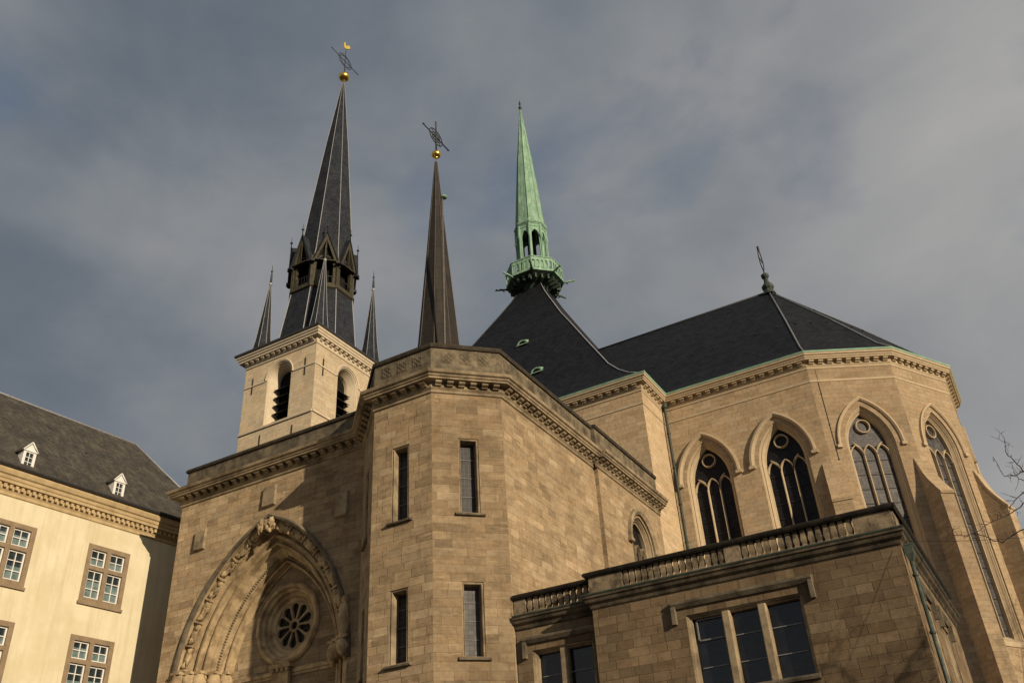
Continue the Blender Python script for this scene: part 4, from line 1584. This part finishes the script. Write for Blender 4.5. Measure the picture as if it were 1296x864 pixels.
def mullioned(F, u0, u1, z0, z1, n, transoms, drip, open_light=False):
    """rectangular window of n lights between stone mullions, label mould above; returns hole"""
    hole = [(u0, z0), (u1, z0), (u1, z1), (u0, z1)]
    mb = MB()

    def rect(off, d, s=0.0):
        return [F.p(u0 + off, z0 + s, d), F.p(u1 - off, z0 + s, d), F.p(u1 - off, z1 - off, d), F.p(u0 + off, z1 - off, d)]
    mb.loft([rect(0, 0), rect(0, .05), rect(.06, .08), rect(.10, .18), rect(.14, .2), rect(.14, .42, .12)], True)
    w = mb.build('mullioned_window', M['trim_brown'], AN)
    lw = (u1 - u0 - .28) / n
    mb = MB()
    for k in range(1, n):
        u = u0 + .14 + lw * k
        a = [(u - .17, .10), (u - .12, .02), (u + .12, .02), (u + .17, .10), (u + .15, .40), (u - .15, .40)]
        mb.prism([F.p(x, z0 + .02, d) for x, d in a], Vector((0, 0, z1 - z0 - .12)))
    mb.build('mullion', M['trim_brown'], parent=w)
    mb = MB()
    mb.face(rect(.12, .40, .06))
    mb.build('glass', M['glass_annex'], parent=w)
    mb = MB()
    for k in range(n):
        ua, ub = u0 + .14 + lw * k + .14, u0 + .14 + lw * (k + 1) - .14
        for f_ in transoms:
            z = z0 + (z1 - z0) * f_
            mb = MB()
            mb.fbox(F, ua - .03, ub + .03, z - .018, z + .018, .35, .385)
            mb.build('glazing_bar', M['bar'], parent=w)
    if open_light:
        mb = MB()
        ua, ub = u0 + .26, u0 + .14 + lw - .16
        za, zb_ = z0 + (z1 - z0) * transoms[-1], z1 - .16
        for (a0, a1, b0, b1) in ((ua, ua + .05, za, zb_), (ub - .05, ub, za, zb_), (ua, ub, za, za + .05), (ua, ub, zb_ - .05, zb_)):
            mb.fbox(F, a0, a1, b0, b1, .30, .37)
        mb.build('casement', M['bar'], parent=w)
    # sill
    mb = MB()
    a = [F.p(u0 - .05, z0 - .16, -.003), F.p(u1 + .05, z0 - .16, -.003), F.p(u1 + .05, z0 + .05, -.003), F.p(u0 - .05, z0 + .05, -.003)]
    b = [F.p(u0 - .05, z0 - .14, -.16), F.p(u1 + .05, z0 - .14, -.16), F.p(u1 + .05, z0 - .06, -.18), F.p(u0 - .05, z0 - .06, -.18)]
    mb.loft([a, b], True, False, True)
    mb.build('sill', M['weathered'], parent=w)
    # label mould: horizontal drip with short returns
    mb = MB()
    ul, ur = u0 - drip, u1 + drip
    zt = z1 + .42
    pf = [(0, -.13), (.09, -.13), (.20, .02), (.20, .10), (.05, .16), (0, .16)]
    mb.prism([F.p(ul, zt + z, -o) for o, z in pf], F.t * (ur - ul))
    for (a0, a1) in ((ul, ul + .16), (ur - .16, ur)):
        mb.fbox(F, a0, a1, zt - .72, zt - .05, -.19, -.003)
    mb.build('label_mould', M['weathered'], parent=w)
    return hole


mb = MB()
hole = mullioned(F_an, F_an.u(-11.48, AY), F_an.u(-6.98, AY), 8.1, 10.98, 3, (.32, .66), .52, True)
mb.fill(F_an, [(0, 0), (F_an.len, 0), (F_an.len, AT), (0, AT)], [hole, [(3.9, 1.0), (8.4, 1.0), (8.4, 4.2), (3.9, 4.2)]])
mullioned(F_an, 3.9, 8.4, 1.0, 4.2, 3, (.32, .66), .52)
hl = mullioned(F_lk, F_lk.u(-18.7, LY), F_lk.u(-15.85, LY), 7.9, 11.0, 2, (.32, .66), .40)
mb.fill(F_lk, [(0, 0), (F_lk.len, 0), (F_lk.len, AT), (0, AT)], [hl])
hs = [mullioned(F_as, u, u + 2.6, 7.6, 10.6, 2, (.32, .66), .35) for u in (2.0, 6.6)]
mb.fill(F_as, [(0, 0), (F_as.len, 0), (F_as.len, AT), (0, AT)], hs)
for p, q in (((AXL, LY), (AXL, AY)), ((AXR, AYB), (-19.2, AYB))):
    F = Frame(p, q)
    mb.fill(F, [(0, 0), (F.len, 0), (F.len, AT), (0, AT)])
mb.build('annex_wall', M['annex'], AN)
mb = MB()
mb.face([(-19.4, LY + .3, 12.3), (AXR, LY + .3, 12.3), (AXR, AYB, 12.3), (-19.4, AYB, 12.3)])
mb.build('annex_roof', M['zinc'], AN)
apath = [(-19.45, LY), (AXL, LY), (AXL, AY), (AXR, AY), (AXR, AYB)]
mb = MB()
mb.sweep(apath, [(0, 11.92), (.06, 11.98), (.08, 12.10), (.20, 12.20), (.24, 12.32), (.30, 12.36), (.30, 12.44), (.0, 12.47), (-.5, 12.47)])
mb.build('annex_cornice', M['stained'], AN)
mb = MB()
mb.sweep(apath, [(.02, 12.47), (.31, 12.455), (.33, 12.50), (.30, 12.54), (.02, 12.54)])
mb.build('copper_flashing', M['pipe'], AN)
# balustrade: plinth and rail
mb = MB()
mb.sweep(apath, [(.10, 12.53), (.10, 12.62), (-.22, 12.62), (-.22, 12.53)])
peds = []
F = F_an


def ped(F, u0, u1):
    mb.fbox(F, u0, u1, 12.62, 13.26, -.08, .20)


ped(F_an, -.02, 1.5)
ped(F_an, F_an.u(-9.52, AY), F_an.u(-8.88, AY))
ped(F_an, F_an.u(-4.55, AY), F_an.len + .02)
ped(F_lk, .0, .58)
ped(F_as, .10, 1.2)
ped(F_as, 6.2, 6.9)
ped(F_as, 13.6, 14.58)
bal = mb.build('balustrade', M['baluster'], AN)
mb = MB()
mb.sweep(apath, [(.16, 13.25), (.22, 13.32), (.24, 13.40), (.18, 13.46), (.0, 13.50), (-.30, 13.50), (-.34, 13.40), (-.28, 13.25)])
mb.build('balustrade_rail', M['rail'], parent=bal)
bprof = [(.10, 0), (.10, .05), (.075, .08), (.095, .14), (.112, .22), (.108, .32), (.085, .46), (.075, .52), (.098, .54), (.098, .58), (.08, .60), (.104, .635), (.104, .64)]


def square_lathe(mb, c, t, n, prof):
    loops = []
    for r_, z in prof:
        loops.append([c + t * (-r_) + n * r_ + Vector((0, 0, z)), c + t * r_ + n * r_ + Vector((0, 0, z)), c + t * r_ - n * r_ + Vector((0, 0, z)), c + t * (-r_) - n * r_ + Vector((0, 0, z))])
    mb.loft(loops, True, True, True)


def run(F, u0, u1, n):
    for i in range(n):
        u = u0 + (u1 - u0) * (i + .5) / n
        mb = MB()
        square_lathe(mb, F.p(u, 12.62, .06), F.t, F.n, bprof)
        mb.build('baluster', M['baluster'], parent=bal)


run(F_an, 1.52, F_an.u(-9.54, AY), 16)
run(F_an, F_an.u(-8.86, AY), F_an.u(-4.57, AY), 15)
run(F_lk, .62, F_lk.len - .1, 11)
run(F_as, 1.22, 6.18, 17)
run(F_as, 6.92, 13.58, 21)
# corner downpipe with hopper
q = Vector((AXR + .17, AY + .62, 0))
mb = MB()
mb.tube([q + Vector((0, 0, 11.9)), q + Vector((0, 0, .2))], .07, 8)
for z in (10.9, 8.9, 6.9, 4.9, 2.9):
    mb.lathe(q + Vector((0, 0, z)), [(.07, 0), (.11, .015), (.11, .10), (.07, .115)], 8)
dp = mb.build('downpipe', M['pipe_green'], AN)
mb = MB()
mb.box(q.x - .13, q.y - .15, 11.72, q.x + .17, q.y + .15, 12.02)
mb.box(q.x - .15, q.y - .17, 12.02, q.x + .19, q.y + .17, 12.07)
mb.hexa([(q.x - .07, q.y - .07, 11.45), (q.x + .07, q.y - .07, 11.45), (q.x + .07, q.y + .07, 11.45), (q.x - .07, q.y + .07, 11.45)],
        [(q.x - .13, q.y - .15, 11.718), (q.x + .17, q.y - .15, 11.718), (q.x + .17, q.y + .15, 11.718), (q.x - .13, q.y + .15, 11.718)])
mb.build('hopper_head', M['pipe_green'], parent=dp)

# ==================================================================== YELLOW HOUSE
YB = R(-4.77)
yd = Vector((-sin(YB), cos(YB), 0))
yo = Vector((-46.9, 36.9, 0))
U0, U1 = -30.0, 4.5
HO = thing('town_house', 'yellow rendered house with white sash windows and steep slate roof beside the cathedral', 'house', (-53, 22, 0))
F_h = Frame(yo + yd * U0, yo + yd * U1)


def hu(u):
    return u - U0


DEP = 12.0
pA, pB = F_h.p(0, 0), F_h.p(F_h.len, 0)
pC, pD = F_h.p(F_h.len, 0, DEP), F_h.p(0, 0, DEP)
hpath = [(pA.x, pA.y), (pB.x, pB.y), (pC.x, pC.y), (pD.x, pD.y)]
HW = 23.25
wins = []
for cu in (-2.84, -8.93, -15.0, -21.1, -27.0):
    for z0, z1 in ((18.25, 21.73), (12.9, 16.38), (7.6, 11.0), (2.2, 5.6)):
        wins.append((hu(cu), z0, z1))
holes = []
WW = 2.8
for uc, z0, z1 in wins:
    if uc - WW / 2 < .3:
        continue
    u0, u1 = uc - WW / 2, uc + WW / 2
    holes.append([(u0, z0), (u1, z0), (u1, z1), (u0, z1)])
    mb = MB()
    ft = .28                                   # stone frame width
    zc = z0 + (z1 - z0) * .60                  # transom
    o = [(u0, z0), (u1, z0), (u1, z1), (u0, z1)]
    ls = []
    for (a, b) in ((u0 + ft, uc - .13), (uc + .13, u1 - ft)):
        for (c, d) in ((z0 + .30, zc - .12), (zc + .12, z1 - ft)):
            ls.append((a, b, c, d))
    hs = [[(a, c), (b, c), (b, d), (a, d)] for a, b, c, d in ls]
    mb.fill(F_h, o, hs, d=-.03)
    mb.loft([[F_h.p(u, z, -.03) for u, z in o], [F_h.p(u, z, .003) for u, z in o]], True)
    for h in hs:
        mb.loft([[F_h.p(u, z, -.03) for u, z in h], [F_h.p(u, z, .22) for u, z in h]], True)
    mb.fbox(F_h, u0 - .06, u1 + .06, z0 - .14, z0 + .02, -.12, .0)
    w = mb.build('cross_window', M['house_trim'], HO)
    for (a, b, c, d) in ls:
        mb = MB()
        D0, D1 = .10, .17
        s_ = .085
        mb.fbox(F_h, a, a + s_, c, d, D0, D1)
        mb.fbox(F_h, b - s_, b, c, d, D0, D1)
        mb.fbox(F_h, a + s_, b - s_, c, c + s_, D0, D1)
        mb.fbox(F_h, a + s_, b - s_, d - s_, d, D0, D1)
        um = (a + b) / 2
        mb.fbox(F_h, um - .024, um + .024, c + s_, d - s_, D0 + .01, D1 - .01)
        nb = 2 if d - c < 1.3 else 3
        for k in range(1, nb):
            z = c + (d - c) * k / nb
            mb.fbox(F_h, a + s_, b - s_, z - .024, z + .024, D0 + .012, D1 - .012)
        mb.build('sash', M['white'], parent=w)
        mb = MB()
        zcu = c + (d - c) * random.Random(int(a * 100 + c * 10)).uniform(.45, .68)
        mb.face([F_h.p(a, zcu, .19), F_h.p(b, zcu, .19), F_h.p(b, d, .19), F_h.p(a, d, .19)])
        mb.build('glass', M['house_glass'], parent=w)
        mb = MB()
        mb.face([F_h.p(a, c, .19), F_h.p(b, c, .19), F_h.p(b, zcu, .19), F_h.p(a, zcu, .19)])
        mb.build('curtained_glass', M['curtain'], parent=w)
mb = MB()
mb.fill(F_h, [(0, 0), (F_h.len, 0), (F_h.len, HW), (0, HW)], holes)
for i in (1, 2, 3):
    F = Frame(hpath[i], hpath[(i + 1) % 4])
    mb.fill(F, [(0, 0), (F.len, 0), (F.len, HW), (0, HW)])
mb.build('house_wall', M['plaster'], HO)
mb = MB()
mb.sweep(hpath, [(0, 23.05), (.07, 23.10), (.07, 23.24), (.03, 23.28), (.12, 23.42), (.12, 23.66), (.36, 23.70), (.36, 23.86), (.42, 23.92), (.44, 24.08), (.54, 24.14), (.62, 24.34), (.62, 24.46), (-.1, 24.50)], closed=True)
for i in range(4):
    F = Frame(hpath[i], hpath[(i + 1) % 4])
    k = int(F.len / .34)
    for j in range(k):
        u = F.len * (j + .5) / k
        mb.fbox(F, u - .085, u + .085, 23.44, 23.66, -.28, -.11)
mb.build('eaves_cornice', M['house_cornice'], HO)
mb = MB()
gpath = hpath
mb.sweep(gpath, [(.56, 24.46), (.74, 24.47), (.82, 24.56), (.82, 24.66), (.76, 24.67), (.5, 24.60)], closed=True)
mb.build('gutter', M['zinc'], HO)
# hipped roof
RU = 1.24
ez = 24.62
HF = .70
e = [F_h.p(-HF, ez, -HF), F_h.p(F_h.len + HF, ez, -HF), F_h.p(F_h.len + HF, ez, DEP + HF), F_h.p(-HF, ez, DEP + HF)]
r0, r1 = F_h.p(4.0, 32.2, DEP / 2), F_h.p(hu(RU), 32.2, DEP / 2)
mb = MB()
mb.face([e[0], e[1], r1, r0])
mb.face([e[1], e[2], r1])
mb.face([e[2], e[3], r0, r1])
mb.face([e[3], e[0], r0])
rf = mb.build('roof', M['house_slate'], HO)
mb = MB()
for a, b in ((r0, r1), (r1, e[1]), (r1, e[2]), (r0, e[0])):
    mb.tube([a, b], .07, 6)
mb.build('ridge_flashing', M['lead'], parent=rf)
rnd = random.Random(4)
for i in range(26):
    u = rnd.uniform(8, F_h.len - 5)
    f_ = rnd.choice((.06, .5, .75))
    q = F_h.p(u, ez + (32.2 - ez) * f_ + .05, -HF + (DEP / 2 + HF) * f_)
    mb = MB()
    mb.tube([q, q + F_h.n * .13 + Vector((0, 0, .10))], .016, 4)
    mb.build('roof_hook', M['zinc'], parent=rf)
# small white dormers standing just above the gutter
for du in (-3.22, -9.15, -15.1, -21.0):
    u = hu(du)
    zf = 24.72
    d0 = -.34
    hw = .38
    mb = MB()
    zt, za = 25.92, 26.40
    front = [(u - hw, zf), (u + hw, zf), (u + hw, zt), (u, za), (u - hw, zt)]
    op = [(u - .22, zf + .22), (u + .22, zf + .22), (u + .22, zt - .12), (u - .22, zt - .12)]
    mb.fill(F_h, front, [op], d=d0)
    mb.loft([[F_h.p(a, z, d0) for a, z in op], [F_h.p(a, z, d0 + .10) for a, z in op]], True)
    mb.loft([[F_h.p(a, z, d0) for a, z in front], [F_h.p(a, z, d0 + 2.4) for a, z in front]], True)
    # pediment mouldings
    for sg in (-1, 1):
        p0_, p1_ = F_h.p(u + sg * (hw + .08), zt - .04, d0 - .05), F_h.p(u, za + .06, d0 - .05)
        mb.tube([p0_, p1_], .05, 4)
    mb.fbox(F_h, u - hw - .04, u + hw + .04, zt - .05, zt + .03, d0 - .06, d0 - .002)
    for k in (1, 2):
        z = zf + .22 + (zt - .12 - zf - .22) * k / 3
        mb.fbox(F_h, u - .22, u + .22, z - .016, z + .016, d0 + .02, d0 + .06)
    mb.fbox(F_h, u - .018, u + .018, zf + .22, zt - .12, d0 + .022, d0 + .058)
    dm = mb.build('dormer', M['white'], HO)
    mb = MB()
    mb.face([F_h.p(a, z, d0 + .08) for a, z in op])
    mb.build('dormer_glass', M['house_glass'], parent=dm)
    mb = MB()
    # curved slate roof of the dormer
    for sg in (-1, 1):
        q1 = [F_h.p(u + sg * (hw + .10), zt - .08, d0 + .04), F_h.p(u, za + .05, d0 + .04), F_h.p(u, za + .05, d0 + 2.6), F_h.p(u + sg * (hw + .35), zt - .02, d0 + 2.3)]
        mb.hexa(q1, [p + Vector((0, 0, .06)) for p in q1])
    mb.build('dormer_roof', M['house_slate'], parent=dm)

# ==================================================================== BARE TREES
def bare_tree(x, y, h, seed, label, allow, spread=1.0, first=3.0, limbs=(), group=None, fork=.60, stout=1.0, shoots=()):
    rnd = random.Random(seed)
    t = thing('bare_tree', label, 'tree', (x, y, 0), group)
    trunk, twig = MB(), MB()

    def grow(p, d, L, r, depth):
        if depth > 6 or r < .006 or L < .12:
            return
        pts, rs = [p], [r]
        nseg = 4
        q = p
        dd = d
        for i in range(nseg):
            k_ = .17 if depth < 3 else .30
            dd = (dd + Vector((rnd.gauss(0, k_), rnd.gauss(0, k_), rnd.gauss(0, k_ * .7) + (.06 if depth > 1 else .03)))).normalized()
            q = q + dd * (L / nseg)
            if not allow(q):
                break
            pts.append(q)
            rs.append(r * (1 - .42 * (i + 1) / nseg))
        if len(pts) < 2:
            return
        (trunk if depth < 3 else twig).tube(pts, rs, 7 if depth < 2 else 5 if depth < 4 else 4, cap=False)
        nb = 2 if depth < 1 else 3
        for k in range(nb):
            a = rnd.uniform(0, 2 * pi)
            ax = dd.orthogonal().normalized()
            ay = dd.cross(ax)
            an = rnd.uniform(.35, .85) * spread
            nd = (dd * cos(an) + (ax * cos(a) + ay * sin(a)) * sin(an)).normalized()
            grow(pts[-1], nd, L * rnd.uniform(.62, .86), rs[-1] * rnd.uniform(.6, .8), depth + 1)
        # side shoots
        for k in range(1, len(pts) - 1):
            if depth >= 1 and rnd.random() < fork:
                a = rnd.uniform(0, 2 * pi)
                ax = dd.orthogonal().normalized()
                ay = dd.cross(ax)
                nd = (dd * .5 + (ax * cos(a) + ay * sin(a)) * .85).normalized()
                grow(pts[k], nd, L * .55, rs[k] * .5, depth + 2)
    base = Vector((x, y, 0))
    top = base + Vector((rnd.uniform(-.3, .3), rnd.uniform(-.3, .3), first))
    r0_ = h * .018 * stout
    trunk.tube([base - Vector((0, 0, .2)), base + Vector((0, 0, .4)), top], [r0_ * 1.5, r0_ * 1.15, r0_ * .9], 10)
    for k in range(4):
        a = 2 * pi * k / 4 + rnd.uniform(-.4, .4)
        grow(top, Vector((cos(a) * .55 * spread, sin(a) * .55 * spread, 1)).normalized(), h * .27, r0_ * .62, 0)
    for (z, d, L, r) in limbs:
        p = base + Vector((0, 0, z))
        trunk.tube([base + Vector((0, 0, first - .2)), p], [r0_ * .8, r * 1.2], 7)
        grow(p, Vector(d).normalized(), L, r, 1)
    for pts in shoots:
        pts = [Vector(p) for p in pts]
        n_ = len(pts)
        a0 = base + Vector((rnd.uniform(-.9, .1), rnd.uniform(-.5, .5), 5.2 + 3.6 * rnd.random()))
        m1 = a0.lerp(pts[0], .3) + Vector((rnd.gauss(0, .25), rnd.gauss(0, .5), rnd.uniform(.1, .9)))
        m2 = a0.lerp(pts[0], .7) + Vector((rnd.gauss(0, .2), rnd.gauss(0, .4), rnd.uniform(-.1, .6)))
        trunk.tube([base + Vector((0, 0, 4.0 + rnd.random())), a0, m1, m2, pts[0]], [.10, .08, .055, .04, .026], 6)
        # round the corners off and taper
        fine = []
        for i in range(n_ - 1):
            for k in range(3):
                fine.append(pts[i].lerp(pts[i + 1], k / 3) + Vector((rnd.gauss(0, .012), rnd.gauss(0, .02), rnd.gauss(0, .012))))
        fine.append(pts[-1])
        twig.tube(fine, [.019 - .013 * i / len(fine) for i in range(len(fine))], 5)
        for i in range(2, len(fine) - 1):
            if rnd.random() < .75:
                d_ = Vector((rnd.gauss(-.2, .7), rnd.gauss(0, .5), rnd.gauss(.25, .7))).normalized()
                L_ = rnd.uniform(.10, .38)
                q1 = fine[i] + d_ * L_ * .5 + Vector((0, 0, .02))
                q2 = fine[i] + d_ * L_ + Vector((rnd.gauss(0, .04), 0, rnd.uniform(0, .08)))
                twig.tube([fine[i], q1, q2], [.008, .006, .004], 4)
                if rnd.random() < .6:
                    d2 = Vector((rnd.gauss(0, .7), rnd.gauss(0, .5), rnd.gauss(.3, .6))).normalized()
                    twig.tube([q1, q1 + d2 * L_ * .5], [.007, .004], 4)
    trunk.build('trunk', M['bark'], t)
    twig.build('crown', M['twig'], t)
    return t


def allow_a(q):
    """the crown of the near tree keeps to the right of the open sky"""
    return q.x > 2.1 + max(0, q.z - 9) * .22


SHOOTS = (
    [(1.95, 27.0, 10.75), (1.61, 26.92, 11.16), (1.09, 26.84, 11.0), (0.82, 26.76, 10.95), (0.59, 26.68, 10.95), (0.53, 26.6, 11.23), (0.5, 26.52, 11.5)],
    [(1.45, 27.3, 10.76), (1.1, 27.22, 11.18), (0.96, 27.14, 11.48), (0.85, 27.06, 11.77), (0.91, 26.98, 11.99), (0.93, 26.9, 12.12)],
    [(1.72, 27.6, 10.44), (0.82, 27.52, 10.35), (0.45, 27.44, 10.16), (0.15, 27.36, 10.07), (-0.12, 27.28, 9.98), (-0.42, 27.2, 9.84), (-0.61, 27.12, 9.7)],
    [(1.9, 27.95, 9.95), (0.48, 27.9, 9.77), (-0.03, 27.82, 9.54), (-0.27, 27.74, 9.64), (-0.57, 27.66, 9.92), (-0.8, 27.58, 9.85), (-1.04, 27.5, 9.87), (-1.2, 27.42, 9.93), (-1.24, 27.34, 10.08)],
    [(1.94, 28.2, 11.18), (0.96, 28.12, 10.89), (0.73, 28.04, 10.73), (0.5, 27.96, 10.52), (0.36, 27.88, 10.25)],
    [(1.93, 28.5, 11.78), (1.13, 28.42, 11.23), (0.97, 28.34, 11.35), (0.88, 28.26, 11.57)])
bare_tree(6.2, 27.5, 15.5, 11, 'leafless tree reaching thin twigs in front of the choir buttresses', allow_a, 1.0, 3.4, shoots=SHOOTS, stout=1.2)
bare_tree(13.0, 33.5, 17, 5, 'stout leafless tree whose crown shades the side of the annex', lambda q: q.x > 4.2 + max(0, q.z - 12) * .3, 1.05, 3.6, stout=1.7, fork=.75)
bare_tree(17.5, 54.0, 23, 8, 'tall leafless tree standing beside the apse buttresses', lambda q: q.x > 9.5, 1.05, 5.0, stout=1.5, fork=.72)

# thin cable from the annex corner to the near tree
mb = MB()
a, b = Vector((-3.0, 33.8, 11.95)), Vector((6.2, 27.5, 9.2))
mb.tube([a.lerp(b, i / 12) - Vector((0, 0, .35 * sin(pi * i / 12))) for i in range(13)], .007, 4)
o = mb.build('overhead_cable', M['zinc'])
o['label'] = 'thin grey cable strung from the annex corner past the buttress'
o['category'] = 'cable'
